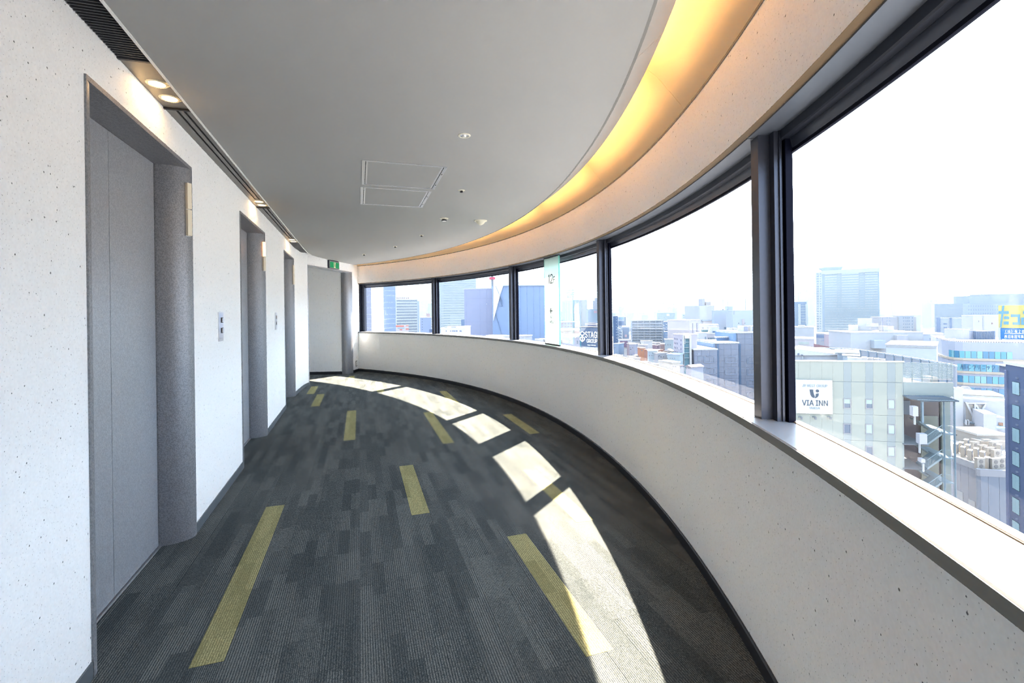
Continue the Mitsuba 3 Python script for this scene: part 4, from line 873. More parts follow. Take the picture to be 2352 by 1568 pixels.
f.box('roof_crown', extrude(Polygon([f.hit(1890, 621.5), f.hit(1931, 620.5), f.hit(1935, 612), f.hit(1894, 613.5), f.hit(1879.5, 616.5)]), -14, -1), cmat((.34, .50, .66)))
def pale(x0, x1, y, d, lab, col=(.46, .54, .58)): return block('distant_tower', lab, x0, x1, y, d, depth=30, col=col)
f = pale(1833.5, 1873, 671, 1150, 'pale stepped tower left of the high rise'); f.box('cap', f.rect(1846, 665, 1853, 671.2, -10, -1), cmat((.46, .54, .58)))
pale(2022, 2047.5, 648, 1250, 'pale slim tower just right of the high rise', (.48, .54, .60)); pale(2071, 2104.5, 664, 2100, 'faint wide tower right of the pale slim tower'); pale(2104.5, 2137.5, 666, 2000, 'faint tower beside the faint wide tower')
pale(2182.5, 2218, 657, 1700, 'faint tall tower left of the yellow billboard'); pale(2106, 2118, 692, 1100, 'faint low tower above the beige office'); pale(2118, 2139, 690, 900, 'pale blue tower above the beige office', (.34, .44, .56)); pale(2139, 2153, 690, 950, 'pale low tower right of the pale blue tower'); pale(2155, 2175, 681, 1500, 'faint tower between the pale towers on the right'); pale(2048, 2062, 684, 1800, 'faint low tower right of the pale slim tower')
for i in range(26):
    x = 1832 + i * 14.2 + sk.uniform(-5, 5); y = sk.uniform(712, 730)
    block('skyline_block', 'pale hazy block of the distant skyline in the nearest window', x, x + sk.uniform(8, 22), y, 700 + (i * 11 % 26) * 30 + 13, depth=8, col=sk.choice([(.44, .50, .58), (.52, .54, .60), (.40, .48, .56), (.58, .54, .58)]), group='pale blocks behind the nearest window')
f = block('white_pier_block', 'blue building with white piers beside the nearest mullion', 1820, 1852.5, 693, 430, depth=14, col=(.20, .34, .56))
for x0, x1 in ((1833, 1839.5), (1850, 1856)): f.box('white_pier', f.rect(x0, 698, x1, 745, -.1, .6), cmat((.62, .70, .76)))
for i in range(7): f.box('floor_band', f.rect(1839.5, 701 + 6 * i, 1850, 702 + 6 * i, -.1, .3), cmat((.46, .58, .68)))
f = block('beige_office', 'beige office with small square windows right of the high rise', 2024, 2104, 727.5, 330, 326, depth=14, col=(.56, .55, .60))
f.box('grey_front', f.rect(2062.5, 724.5, 2098, 785, -6, .8), cmat((.48, .53, .60)))
for x in (2074.5, 2079.5, 2083.5, 2087.5, 2094.5):
    for k in range(7): f.win('window', x, 728 + 7.2 * k, x + 2.4, 731.5 + 7.2 * k, (.26, .34, .48), .9)
for x in (2036.5, 2042):
    for k in range(3): f.win('window', x, 728 + 7.2 * k, x + 2.2, 731.5 + 7.2 * k, (.34, .42, .56), .1)
f = block('white_gate_block', 'white block with two slate uprights left of the yellow billboard', 2150, 2218, 730, 300, depth=12, col=(.64, .70, .76))
for x0, x1 in ((2150.5, 2160.5), (2181, 2186.5), (2211, 2215.5)): f.box('slate_upright', f.rect(x0, 729, x1, 765, -.1, .6), cmat((.24, .34, .54)))
f.box('cross_bar', f.rect(2167, 742, 2175, 745, 0, .4), cmat((.26, .36, .54))); f.box('cross_bar', f.rect(2167, 750.5, 2175, 753.5, 0, .4), cmat((.26, .36, .54)))
f = block('wide_office', 'wide pale blue office with rows of windows behind the yellow billboard', 2212, 2420, 695.5, 380, 372, depth=30, col=(.44, .54, .66))
f.box('upper_tier', f.rect(2227, 680, 2310, 697, -18, -2), cmat((.48, .58, .70))); f.box('upper_tier', f.rect(2268, 675.8, 2420, 697, -20, -3), cmat((.46, .53, .68)))
for y in (701, 709.5, 718): f.grid('window', [2224 + 5.5 * i for i in range(13)], [y], 2.4, 3.6, (.30, .40, .56))
f = block('white_box_house', 'white windowless house with a tiny dark opening left of the yellow billboard', 2234.5, 2300, 724, 200, 196, depth=12, col=(.78, .78, .79)); f.win('opening', 2277, 740.5, 2280.5, 744.5, (.35, .25, .25)); f.win('opening', 2247, 736, 2249, 739.5, (.40, .38, .42)); f.box('joint', f.rect(2256.5, 724, 2260, 760, 0, .1), cmat((.6, .62, .68)))

# foreground of the right window: white roofs and sheds
f = block('white_shed', 'white low shed with a roof cylinder beside the nearest mullion', 1820, 1869, 752, 240, depth=14, col=(.70, .73, .76), roof=(.82, .83, .84)); f.box('roof_drum', f.rect(1833, 747, 1849, 753, -6, -2), cmat((.78, .80, .82)))
f = block('cream_band_house', 'cream house with a pale window band beside the nearest mullion', 1820, 1868, 779, 130, depth=9, col=(.72, .68, .70), roof=(.78, .78, .80)); f.win('window_band', 1834, 784.5, 1858, 791, (.58, .66, .62), .1)
f = block('gallery_house', 'grey house with two window galleries under the high rise', 1874, 1911, 766.5, 190, depth=9, col=(.52, .58, .66), roof=(.80, .82, .84)); f.win('gallery', 1875, 769, 1910, 776, (.26, .36, .54), .1); f.win('gallery', 1886, 780, 1910, 784, (.40, .50, .66), .1)
f = block('pink_house', 'pink white house with an orange end under the high rise', 1911, 1938.5, 769, 175, 174, depth=8, col=(.64, .55, .60)); g2 = Facade(f.key, 1938.5, 1953, 771, 174, 173, depth=5, col=(.66, .48, .44), part='orange_end'); g2.win('window', 1945, 784, 1953, 788.5, (.26, .28, .40))
f.box('red_roof', extrude(Polygon([f.hit(1862, 787.5), f.hit(1908, 797), f.hit(1862, 797.5)]), -3, 2), cmat((.55, .34, .36)))
f = block('white_cube_house', 'white windowless box house before the high rise', 1948, 1970.5, 747.5, 170, depth=8, col=(.80, .80, .80)); f.box('stack', f.rect(1970.5, 732, 2003.5, 764, -9, -1.5), cmat((.78, .79, .80)))
f = block('white_roof_hall', 'large white hall with step roofs in the middle of the nearest window', 1953, 2120, 764, 160, 157, depth=14, col=(.72, .75, .78), roof=(.84, .84, .84))
f.box('roof_house', f.rect(2039, 749, 2053.5, 765, -7, -2), cmat((.80, .80, .80))); f.box('roof_house', f.rect(2006, 743, 2018, 750, -9, -5), cmat((.72, .74, .78))); f.box('aerial', f.rect(2027.8, 729, 2028.5, 764, -3, -2.8), cmat((.36, .38, .52))); f.box('roof_house', f.rect(2008, 781.5, 2035, 800, -2, 2.2), cmat((.66, .74, .82))); f.win('vent', 2001, 791, 2003.5, 796, (.24, .26, .32), .2); f.box('step', f.rect(2060, 770, 2086, 800, -2, 1.5), cmat((.74, .75, .80)))
f = block('blue_white_warehouse', 'pale blue warehouse with a thin roof edge left of the round windowed building', 2100, 2166, 768, 175, 170, depth=14, col=(.58, .66, .80), roof=(.84, .85, .86)); f.win('vent', 2135.5, 776, 2139.5, 781, (.26, .34, .48))
f = block('striped_roof_hall', 'white hall with a flat gravel roof behind the noise barrier', 2034, 2150, 794, 110, 104, depth=16, col=(.66, .72, .77), roof=(.68, .64, .62)); f.box('roof_edge', f.rect(2034, 794, 2150, 798.5, 0, .3), cmat((.78, .80, .82)))
# noise barrier that runs across behind the hotel
nb = newthing('noise_barrier'); tag(nb, 'long grey panelled noise barrier curving behind the hotel roof', 'barrier')
tops = [(1800, 797, 118), (1850, 797.2, 115), (1908, 798.3, 112), (1958, 800, 108), (1995, 805, 103), (2033, 810.5, 98), (2074, 817, 92), (2115, 823.5, 86), (2155, 830.5, 80), (2195, 838, 75)]
for (xa, ya, da), (xb, yb, db) in zip(tops[:-1], tops[1:]):
    for k in range(2):
        t0, t1 = k / 2, (k + 1) / 2
        A, B = at(xa + (xb - xa) * t0, ya + (yb - ya) * t0, da + (db - da) * t0), at(xa + (xb - xa) * t1, ya + (yb - ya) * t1, da + (db - da) * t1)
        z = (A[2] + B[2]) / 2; L = np.linalg.norm((B - A)[:2]); M2 = frame_of([A[0], A[1], 0], [(B - A)[0], (B - A)[1], 0])
        put(nb + '__panel', placed(bx(.1, L - .1, z - 3.6, z - .25, -.2, 0), M2), cmat((.46, .50, .56)))
        put(nb + '__post', placed(bx(-.12, .12, z - 3.8, z, -.3, .15), M2), cmat((.34, .44, .54)))
        put(nb + '__rail', placed(bx(0, L, z - .25, z, -.25, .1), M2), cmat((.62, .70, .74)))
# things on the hotel roof
f = block('ridge_roof_shed', 'shed with a low white ridge roof on the far roof beside the nearest mullion', 1800, 1922, 815, 72, depth=5, col=(.60, .66, .74), catg='shed', ybase=834)
f.box('roof', extrude(Polygon([f.hit(1800, 808), f.hit(1832, 801), f.hit(1922, 812.5), f.hit(1922, 815.5), f.hit(1800, 815.5)]), -8, .4), cmat((.80, .82, .84))); f.box('post', f.rect(1843, 817, 1845, 834, 0, .3), cmat((.72, .80, .82))); f.win('opening', 1832, 810.5, 1836, 815, (.16, .22, .34), .5); f.win('opening', 1840, 813.3, 1844, 815.3, (.16, .22, .34), .5)
f = block('roof_container', 'pale blue roof unit with a rounded white lid behind the hotel front', 1922, 1974, 811, 68, depth=3, col=(.46, .56, .66), catg='roof unit', ybase=834); f.box('lid', f.rect(1916, 806.8, 1974, 811.5, -5, .3), cmat((.82, .84, .86))); f.box('front_unit', f.rect(1936, 816.5, 1976, 834, 0, 2.5), cmat((.52, .62, .72))); f.box('front_lid', f.rect(1934, 815, 1976, 818, -.3, 2.8), cmat((.84, .85, .86)))
for i in range(3):
    x = 1945 + 16 * i
    f = block('roof_duct', 'white rounded roof duct standing in a row behind the hotel parapet', x, x + 17, 821 + i, 63 - .4 * i, depth=1.4, col=(.84, .83, .82), catg='roof unit', ybase=836, group='white ducts behind the hotel parapet')
for i in range(4):
    x = 1978 + 14 * i
    block('cooling_unit', 'cream cooling unit on the hotel roof behind the parapet', x, x + 12.5, 820.5 + i * 1.5, 60.5, depth=1.2, col=(.74, .68, .66), catg='roof unit', ybase=838, group='cream cooling units on the hotel roof')
# hotel
HD = 58.0
f = block('hotel', 'pale green hotel front with small square windows and a white sign board', 1820, 2072.5, 830.5, HD, HD * 0.955, depth=8, col=(.44, .50, .48), drop=1.7, turn=False)
hx = [1820, 1833, 1860, 1887, 1912, 1937, 1955, 1987, 2005, 2037, 2056, 2072.4]
for j, (xa, xb) in enumerate(zip(hx[:-1], hx[1:])):
    dark = j in (5, 7, 9)
    for ya, yb in ((830.8, 875.6), (877, 951), (951.3, 1010), (1010.3, 1075), (1075.3, 1150)):
        a, b = f.hit(xa, (ya + yb) / 2)[0], f.hit(xb, (ya + yb) / 2)[0]; c1, c0 = f.hit(1960, ya)[1], f.hit(1960, yb)[1]
        f.box('cladding_panel', bx(a + .005, b - .005, c0 + .005, c1 - .005, 0, .05), cmat((.41, .46, .45) if dark else (.49, .52, .45)))
f.box('coping', bx(-.1, f.w + .1, f.top, f.top + .14, -.35, .12), cmat((.80, .82, .78)))
f.box('rear_wing', bx(5, f.w - .3, GROUND, f.top - 1.9, -13, -7.9), cmat((.60, .62, .62)))
for r, (ya, h) in enumerate(((915, 22), (972.5, 22.5), (1023.5, 22.5), (1074, 22))):
    for c, xa in enumerate((1936.5, 1987, 2038)):
        y0 = ya + c * 1.0
        a, b = f.hit(xa, y0 + h), f.hit(xa + 17.5, y0)
        k = f.box('window', cat([bx(a[0], b[0], a[1], a[1] + .1, .05, .12), bx(a[0], b[0], b[1] - .1, b[1], .05, .12), bx(a[0], a[0] + .1, a[1] + .1, b[1] - .1, .05, .12), bx(b[0] - .1, b[0], a[1] + .1, b[1] - .1, .05, .12)]), cmat((.40, .40, .42)))
        full = not ((r, c) in ((0, 0), (0, 1), (1, 0), (2, 1)))
        mid = a[1] + (b[1] - a[1]) * (0.5 if r == 0 else 0.95)
        put(k + '__pane', placed(bx(a[0] + .1, b[0] - .1, a[1] + .1, b[1] - .1, .03, .065), f.M), cmat((.06, .13, .22) if not full else (.44, .62, .56), .15, .6))
        if not full and r == 0: put(k + '__blind', placed(bx(a[0] + .1, b[0] - .1, mid, b[1] - .1, .06, .075), f.M), cmat((.52, .70, .60)))
sb = newthing('sign_board'); tag(sb, 'white VIA INN sign board on the hotel front', 'sign')
g2 = f; key0 = f.key; f.key = sb
f.box('board', f.rect(1826, 871, 1910.5, 950, .05, .30), cmat((.82, .84, .84)))
scene['mat_sign_navy'] = princ((.010, .022, .036), .5); scene['mat_sign_grey'] = princ((.15, .18, .19), .5)
flet(f, 'JR WEST GROUP', 1840.5, 1897.5, 882, 887.5, 'mat_sign_grey', False, .30); flet(f, 'VIA INN', 1840.5, 1898.5, 918.5, 929.5, 'mat_sign_navy', False, .30); flet(f, 'UMEDA', 1857, 1881, 933.5, 938, 'mat_sign_grey', False, .30)
def pf(pts): return Polygon([tuple(f.hit(x, y)) for x, y in pts])
t_ = np.linspace(0, 1, 10)
left = [(1857.2, 893.5), (1865, 893.5)] + [(1865 + 4.2 * s ** 2, 893.5 + 16 * s) for s in t_[1:]] + [(1867.5, 912.8), (1862.5, 910.5), (1859.5, 905.5)]
rgt = [(1871.5, 903.5), (1877.8, 902), (1877.6, 906.5), (1874.5, 911.2), (1869.6, 913), (1871.5, 908)]
f.box('emblem', extrude(shapely.unary_union([pf(left).buffer(0), pf(rgt).buffer(0), shapely.Point(f.hit(1875, 896.5)).buffer(.17)]), .30, .36), 'mat_sign_navy')
f.key = key0
for x in (1838, 1870, 1904):
    k = newthing('sign_lamp'); a = f.hit(x, 957)
    put(k + '__arm', placed(bx(a[0] - .25, a[0] + .1, a[1], a[1] + .05, .05, .5), f.M), cmat((.34, .36, .38))); put(k + '__head', placed(bx(a[0] - .12, a[0] + .05, a[1] - .2, a[1] + .1, .45, .65), f.M), cmat((.28, .30, .32)))
    place_x[k] = x; tag(k, 'small grey lamp on an arm under the white sign board', 'lamp', 'lamps under the hotel sign board')
# stair tower of the hotel
st = newthing('stair_tower'); tag(st, 'hotel stair tower with a louvred screen and open zigzag stairs', 'building')
f = Facade(st, 2073, 2188, 878, HD * .955, HD * 0.935, depth=11, drop=.8, col=(.44, .50, .47), part='upper_wall', ybase=908)
f.box('back_wall', f.rect(2073, 908, 2160, 1200, -7, -6.6), cmat((.22, .19, .20))); f.box('back_panel', f.rect(2115, 955, 2158, 1200, -6.6, -6.4), cmat((.44, .47, .40))); f.box('right_wall', f.rect(2163, 908, 2186, 1200, -3, -2.7), cmat((.42, .50, .48))); f.box('left_door', f.rect(2074, 920, 2091, 952, -6.6, -6.3), cmat((.26, .32, .40)))
for i in range(23):
    a = f.hit(2073.5, 832)[0]; zt, zb_ = f.hit(2130, 832.5)[1], f.hit(2130, 868.5)[1]
    f.box('louvre', bx(a, f.w, zb_ + (zt - zb_) * i / 23, zb_ + (zt - zb_) * (i + .52) / 23, -.06, 0), cmat((.34, .42, .42)))
for x in (2074, 2096, 2119, 2142, 2165, 2186.5): f.box('louvre_post', f.rect(x, 832, x + 1.0, 878, -.25, -.08), cmat((.40, .48, .50)))
f.box('screen_rail', f.rect(2073, 869, 2188, 871, -.2, .05), cmat((.5, .56, .56))); f.box('roof_unit', f.rect(2136, 866, 2154, 879, -3, -1.5), cmat((.70, .70, .72)))
f.box('canopy', extrude(Polygon([f.hit(2073, 907), f.hit(2166, 908.5), f.hit(2192, 917), f.hit(2192, 919.5), f.hit(2110, 919.5), f.hit(2090, 914.5), f.hit(2084, 914.5), f.hit(2073, 909)]), -5, .8), cmat((.12, .17, .22))); f.box('canopy_edge', f.rect(2108, 917.6, 2192.5, 920.4, .8, .95), cmat((.36, .50, .56)))
for x0, x1, yb in ((2110.5, 2115, 968), (2161.5, 2166, 1200), (2185, 2190, 1200)): f.box('post', f.rect(x0, 919, x1, yb, .3, .6), cmat((.30, .42, .50)))
for k in range(4):
    y = 985 + 56 * k
    fl = lambda x0, y0, x1, y1, t, da, db, part, col: f.box(part, extrude(Polygon([f.hit(x0, y0, db), f.hit(x1, y1, db), f.hit(x1, y1 + t, db), f.hit(x0, y0 + t, db)]), da, db), cmat(col))
    fl(2130, y + 33, 2164, y + 9, 5, -2.0, .2, 'stair_flight', (.36, .46, .50)); fl(2112, y - 19, 2156, y + 9, 4, -4.4, -2.4, 'stair_flight', (.36, .46, .50))
    f.box('landing', f.rect(2162, y + 8, 2187, y + 12, -4.4, .3), cmat((.34, .44, .50))); f.box('landing', f.rect(2073, y + 33, 2131, y + 37, -5, .3), cmat((.26, .28, .30)))
    fl(2130, y + 15, 2164, y - 9, 1, .1, .2, 'handrail', (.42, .54, .58)); f.box('handrail', f.rect(2164, y - 9, 2186, y - 8, .1, .2), cmat((.42, .54, .58)))
    for j in range(12):
        xx = 2131 + 2.9 * j; yy = y + 33 - (xx - 2130) * 24 / 34
        f.box('baluster', f.rect(xx, yy - 18, xx + .5, yy, .1, .16), cmat((.42, .54, .58)))
    f.box('riser_strip', cat([f.rect(2134 + 5 * j, y + 27 - 3.4 * j, 2139 + 5 * j, y + 28.2 - 3.4 * j, -2.0, .1) for j in range(6)]), cmat((.55, .60, .62)))
for x0, y0, x1, y1, px_ in ((2097, 933.5, 2109.5, 956, 2092), (2112, 996.5, 2130, 1020.5, 2103), (2116, 1054, 2125.5, 1063, 2111.5)):
    t = newthing('stair_equipment_box'); put(t + '__case', placed(f.rect(x0, y0, x1, y1, .6, 1.3), f.M), cmat((.62, .64, .70))); put(t + '__pole', placed(f.rect(px_, y0 + 6, px_ + 3.5, y1 + 16, .5, .7), f.M), cmat((.66, .70, .72)))
    tag(t, {1: 'white equipment box'}.get(1) + {2097: ' at the top landing of the stair tower', 2112: ' at the middle flight of the stair tower', 2116: ', smallest, low in the stair tower'}[x0], 'equipment box')
# rounded building with turquoise windows
rb = newthing('rounded_clinic_building'); tag(rb, 'round fronted white building with turquoise window bands lettered ABC', 'building')
RD = 132.0
rp = [(2150, 146), (2162, 139), (2176, 134.5), (2192, 131.5), (2210, 130), (2230, 129), (2252, 128), (2276, 127), (2300, 126), (2326, 125), (2352, 124), (2400, 122)]
RP = [at(x, 713.6, d)[:2] for x, d in rp]
def rline(off):
    P = np.array(RP); d = np.gradient(P, axis=0); d /= np.linalg.norm(d, axis=1, keepdims=True); return P + off * np.stack([d[:, 1], -d[:, 0]], 1)
def rband(z0, z1, o0, o1, i0=0, i1=None):
    a, b = rline(o1)[i0:i1], rline(o0)[i0:i1]
    return extrude(Polygon(np.vstack([a, b[::-1]])).buffer(0), z0, z1)
zr = lambda y: float(at(2252, y, 128)[2])
put(rb + '__body', extrude(Polygon(np.vstack([rline(0), [RP[-1] + np.array([18, 14]), RP[0] + np.array([18, 12])]])).buffer(0), GROUND, zr(786)), cmat((.56, .60, .70)))
bands = [(807, 823), (837, 853), (864, 880), (891, 908), (921, 930)]
for y0, y1 in bands:
    put(rb + '__cream_ledge', rband(zr(y1 + 5.2), zr(y1), 0, .35), cmat((.70, .62, .50)))
for bi, (y0, y1) in enumerate(bands):
    P = rline(.06); pts = []
    seg = np.linalg.norm(np.diff(P, axis=0), axis=1); S = np.concatenate([[0], np.cumsum(seg)])
    s0, s1 = (S[2] + .6 if bi == 0 else S[3] + .5), (S[8] + 2.2 if bi < 2 else S[10])
    n = int((s1 - s0) / 1.18)
    for j in range(n):
        sa, sb_ = s0 + j * 1.18 + .06, s0 + (j + 1) * 1.18 - .06
        A = np.array([np.interp(sa, S, P[:, q]) for q in (0, 1)]); B = np.array([np.interp(sb_, S, P[:, q]) for q in (0, 1)])
        n2 = (B - A) / np.linalg.norm(B - A); n2 = np.array([n2[1], -n2[0]])
        c = [(.10, .42, .58), (.16, .54, .66), (.07, .30, .50), (.28, .62, .70)][(j * 7 + bi * 3 + (j // 4)) % 4] if bi != 3 else [(.08, .22, .42), (.10, .34, .48), (.12, .36, .60)][(j * 5) % 3]
        put(rb + '__window', extrude(Polygon([A, B, B + n2 * .08, A + n2 * .08]), zr(y1), zr(y0)), cmat(c, .25, .5))
for bi, (y0, y1) in enumerate(bands[:1]): pass
KAT = {'ク': [(.35, 1, .15, .6), (.3, .85, .85, .85), (.85, .85, .7, .35), (.7, .35, .35, 0)], 'リ': [(.25, .95, .25, .4), (.75, 1, .75, .45), (.75, .45, .5, 0)], 'ニ': [(.2, .8, .8, .8), (.08, .12, .92, .12)],
       'ッ': [(.2, .7, .27, .45), (.45, .75, .52, .5), (.85, .7, .75, .35), (.75, .35, .45, .02)], 'A': [(.1, 0, .5, 1), (.5, 1, .9, 0), (.25, .35, .75, .35)], 'B': [(.2, 0, .2, 1), (.2, 1, .65, 1), (.65, 1, .75, .75), (.75, .75, .6, .52), (.2, .52, .6, .52), (.6, .52, .82, .28), (.82, .28, .65, 0), (.2, 0, .65, 0)], 'C': [(.85, .8, .5, 1), (.5, 1, .15, .7), (.15, .7, .15, .3), (.15, .3, .5, 0), (.5, 0, .85, .2)]}
for ch, x0, x1 in (('A', 2206, 2211), ('B', 2213, 2218), ('C', 2222, 2230), ('ク', 2233, 2242), ('リ', 2244, 2251), ('ニ', 2255, 2263), ('ッ', 2266, 2273), ('ク', 2277, 2286)):
    d = float(np.interp((x0 + x1) / 2, [p[0] for p in rp], [p[1] for p in rp])); yo = (x0 - 2252) * .03
    A = at(x0, 848 + yo, d - 1); B = at(x1, 838 + yo, d - 1); xd = np.array([B[0] - A[0], B[1] - A[1], 0]); wd = np.linalg.norm(xd)
    q = shapely.unary_union([shapely.LineString([(a * wd, A[2] + b * (B[2] - A[2])), (c * wd, A[2] + d_ * (B[2] - A[2]))]).buffer(.09, cap_style=2) for a, b, c, d_ in KAT[ch]])
    M2 = frame_of([A[0], A[1], 0], xd)
    put(rb + '__lettering', placed(extrude(q, 0, .08), M2), cmat((.10, .24, .38)))
put(rb + '__parapet_rail', rband(zr(784.5), zr(783.5), -.3, -.1), cmat((.75, .72, .72)))
for i in range(1, 11):
    for k in range(4):
        q = np.array(RP[i - 1]) * (1 - k / 4) + np.array(RP[i]) * (k / 4) + np.array([.3, .2])
        put(rb + '__rail_post', bx(q[0] - .12, q[0] + .12, q[1] - .12, q[1] + .12, zr(786), zr(783.5)), cmat((.70, .66, .68)))
f = Facade(rb, 2211, 2228, 756, 140, depth=6, col=(.80, .79, .79), part='roof_house', ybase=790); f.box('roof_house', f.rect(2226, 759, 2244, 790, -6, 0), cmat((.52, .58, .72))); f.box('cage', f.rect(2243, 760.5, 2286, 781, -5, 1), cmat((.24, .32, .46)))
for k in range(12): f.box('cage_bar', f.rect(2243.5 + 3.5 * k, 760.5, 2244.1 + 3.5 * k, 781, 1, 1.1), cmat((.40, .48, .60)))
for x in (2166, 2190): f.box('gantry_arm', extrude(Polygon([f.hit(x - 12, 776), f.hit(x, 776), f.hit(x + 14, 788), f.hit(x + 10, 789), f.hit(x - 2, 779), f.hit(x - 12, 779)]), 0, .5), cmat((.80, .76, .76)))
f.box('vertical_sign', f.rect(2146, 790, 2152.5, 816, 5.5, 6.0), cmat((.26, .42, .60)))
dish = lathe([(0, 0), (.55, .06), (1.0, .22), (1.25, .42), (1.22, .46), (.96, .27), (.53, .11), (0, .05)], 20)
p = at(2217, 898, 118)
k = newthing('satellite_dish'); m = dish.copy(); m.apply_transform(trimesh.geometry.align_vectors([0, 0, 1], [-.75, -.55, .35])); m.apply_translation(p); put(k + '__dish', m, cmat((.82, .82, .83)), smooth=40)
put(k + '__mast', cat([trimesh.creation.cylinder(.09, segment=[p + [.3, .2, -.2], p + [.3, .2, -3.5]], sections=8), trimesh.creation.cylinder(.05, segment=[p + [.3, .2, -.9], p + [-1.2, -1.0, -.6]], sections=6)]), cmat((.35, .35, .40))); tag(k, 'white satellite dish in front of the turquoise windows', 'satellite dish')
# yellow billboard
f = block('yellow_billboard', 'yellow and blue billboard with large blue characters at the right edge', 2293, 2420, 700.5, 128, 120, depth=1.5, col=(.80, .68, .22), catg='billboard', part='yellow_panel', ybase=752.5)
f.box('blue_panel', f.rect(2298, 753.5, 2420, 782, -1.5, .05), cmat((.05, .24, .58))); f.box('pale_support', f.rect(2293, 752.5, 2299.5, 781, -1.5, 0), cmat((.60, .66, .78)))
CH = [(2293.5, 714.5, 2317, 720.5), (2306.5, 730, 2317.5, 732.5), (2306.5, 726.3, 2318, 732), (2305.5, 738, 2317, 745), (2322, 721.8, 2343, 727.6), (2337.5, 722, 2343, 745.5), (2326, 740, 2343, 745.5), (2350, 714.5, 2380, 720.5), (2345.5, 729, 2351, 745.5), (2345.5, 729, 2375, 734), (2345.5, 740, 2375, 745.5), (2370, 722, 2376, 745)]
for c in CH: f.box('character_stroke', f.rect(*c, -.1, .12), cmat((.18, .44, .78)))
f.box('character_stroke', extrude(Polygon([f.hit(2302.5, 701.5), f.hit(2307, 701.5), f.hit(2300.5, 751.5), f.hit(2296.5, 751.5)]), 0, .12), cmat((.18, .44, .78)))
K2 = {'西': [(.05, .92, .95, .92), (.12, .65, .88, .65), (.12, .65, .12, .05), (.88, .65, .88, .05), (.12, .08, .88, .08), (.38, .92, .36, .35), (.62, .92, .62, .35), (.62, .35, .85, .35)], '日': [(.2, .92, .8, .92), (.2, .92, .2, .05), (.8, .92, .8, .05), (.2, .5, .8, .5), (.2, .08, .8, .08)],
      '本': [(.05, .7, .95, .7), (.5, .98, .5, .02), (.5, .7, .1, .2), (.5, .7, .9, .2), (.3, .2, .7, .2)], '住': [(.3, .95, .1, .55), (.22, .7, .22, .02), (.6, .98, .68, .85), (.4, .76, .95, .76), (.45, .45, .92, .45), (.38, .08, 1, .08), (.68, .76, .68, .08)], '宅': [(.5, 1, .5, .88), (.1, .86, .9, .86), (.1, .86, .1, .7), (.9, .86, .9, .7), (.7, .7, .3, .58), (.1, .4, .9, .46), (.5, .6, .5, .12), (.5, .1, .9, .1), (.9, .1, .9, .25)], '販': [(.1, .9, .4, .9), (.1, .9, .1, .3), (.4, .9, .4, .3), (.1, .6, .4, .6), (.1, .3, .4, .3), (.18, .3, .08, .05), (.32, .3, .42, .05), (.52, .9, .98, .9), (.55, .9, .48, .05), (.58, .6, .92, .6), (.92, .6, .55, .05), (.62, .5, .98, .05)], '第': [(.1, .9, .4, .9), (.55, .9, .95, .9), (.15, .7, .85, .7), (.85, .7, .85, .5), (.15, .5, .85, .5), (.15, .5, .15, .3), (.15, .3, .9, .3), (.9, .3, .85, .05), (.5, .7, .5, 0)], '2': [(.2, .8, .5, .95), (.5, .95, .8, .75), (.8, .75, .2, .08), (.2, .08, .85, .08)], '(': [(.8, 1, .6, .5), (.6, .5, .8, 0)], ')': [(.2, 1, .4, .5), (.4, .5, .2, 0)], '株': GLY['株']}
def board_line(text, xa, step, ya, yb):
    for i, ch in enumerate(text):
        a, b = f.hit(xa + i * step + .8, yb), f.hit(xa + (i + 1) * step - .8, ya)
        q = shapely.unary_union([shapely.LineString([(a[0] + u_ * (b[0] - a[0]), a[1] + v_ * (b[1] - a[1])), (a[0] + u2 * (b[0] - a[0]), a[1] + v2 * (b[1] - a[1]))]).buffer(.05, cap_style=2) for u_, v_, u2, v2 in K2[ch]])
        f.box('small_lettering', extrude(q, .04, .10), 'mat_letter_white')
board_line('(株)第2住宅販', 2305, 8.2, 757, 764.5); board_line('西日本住宅販', 2306.5, 7.6, 769, 776.5)
f.box('rule_line', f.rect(2307, 766, 2420, 767, .04, .1), 'mat_letter_white')
# white plant structures, cream roof with cooling units, navy building
f = block('white_plant_building', 'white plant building with a braced opening right of the stair tower', 2186, 2312, 918, 100, 96, depth=12, col=(.74, .75, .78), roof=(.85, .85, .85))
f.win('opening', 2218, 928, 2262, 974, (.62, .58, .52), .05)
for a_, b_ in (((2217, 922), (2240, 968)), ((2240, 928), (2262, 966)), ((2262, 928), (2238, 968)), ((2238, 925), (2238, 970)), ((2217, 968), (2262, 970)), ((2217, 925), (2264, 925))):
    pa, pb = f.hit(*a_), f.hit(*b_); f.box('brace', extrude(shapely.LineString([pa, pb]).buffer(.14, cap_style=2), .1, .5), cmat((.84, .84, .86)))
f.box('tower_block', f.rect(2259, 950, 2290, 1025, 0, 6), cmat((.76, .76, .79))); f.box('tower_block', f.rect(2287, 958, 2312, 1022, 0, 4), cmat((.72, .74, .80))); f.win('red_picture', 2294, 970, 2304, 978, (.50, .26, .16), 4.1, 3.9); f.box('awning', f.rect(2286, 981, 2312, 987, 4, 6), cmat((.62, .74, .78))); f.box('pipe_rack', f.rect(2218, 970, 2258, 976, .3, 1.5), cmat((.36, .42, .46)))
for x in (2219, 2224): f.box('pipe_post', f.rect(x, 965, x + 3, 976, 1.5, 2.2), cmat((.80, .80, .80)))
for i in range(3): f.box('roof_line', f.rect(2212, 906 + 4.5 * i, 2306, 907.5 + 4.5 * i, -8, -2), cmat((.80, .82, .84)))
f.box('white_column', f.rect(2190, 890, 2212, 990, -2, .3), cmat((.82, .82, .83)))
rt = newthing('cream_roof_building'); tag(rt, 'grey panelled building whose cream roof carries rows of cooling units', 'building')
ZR = float(at(2250, 1068, 62)[2])
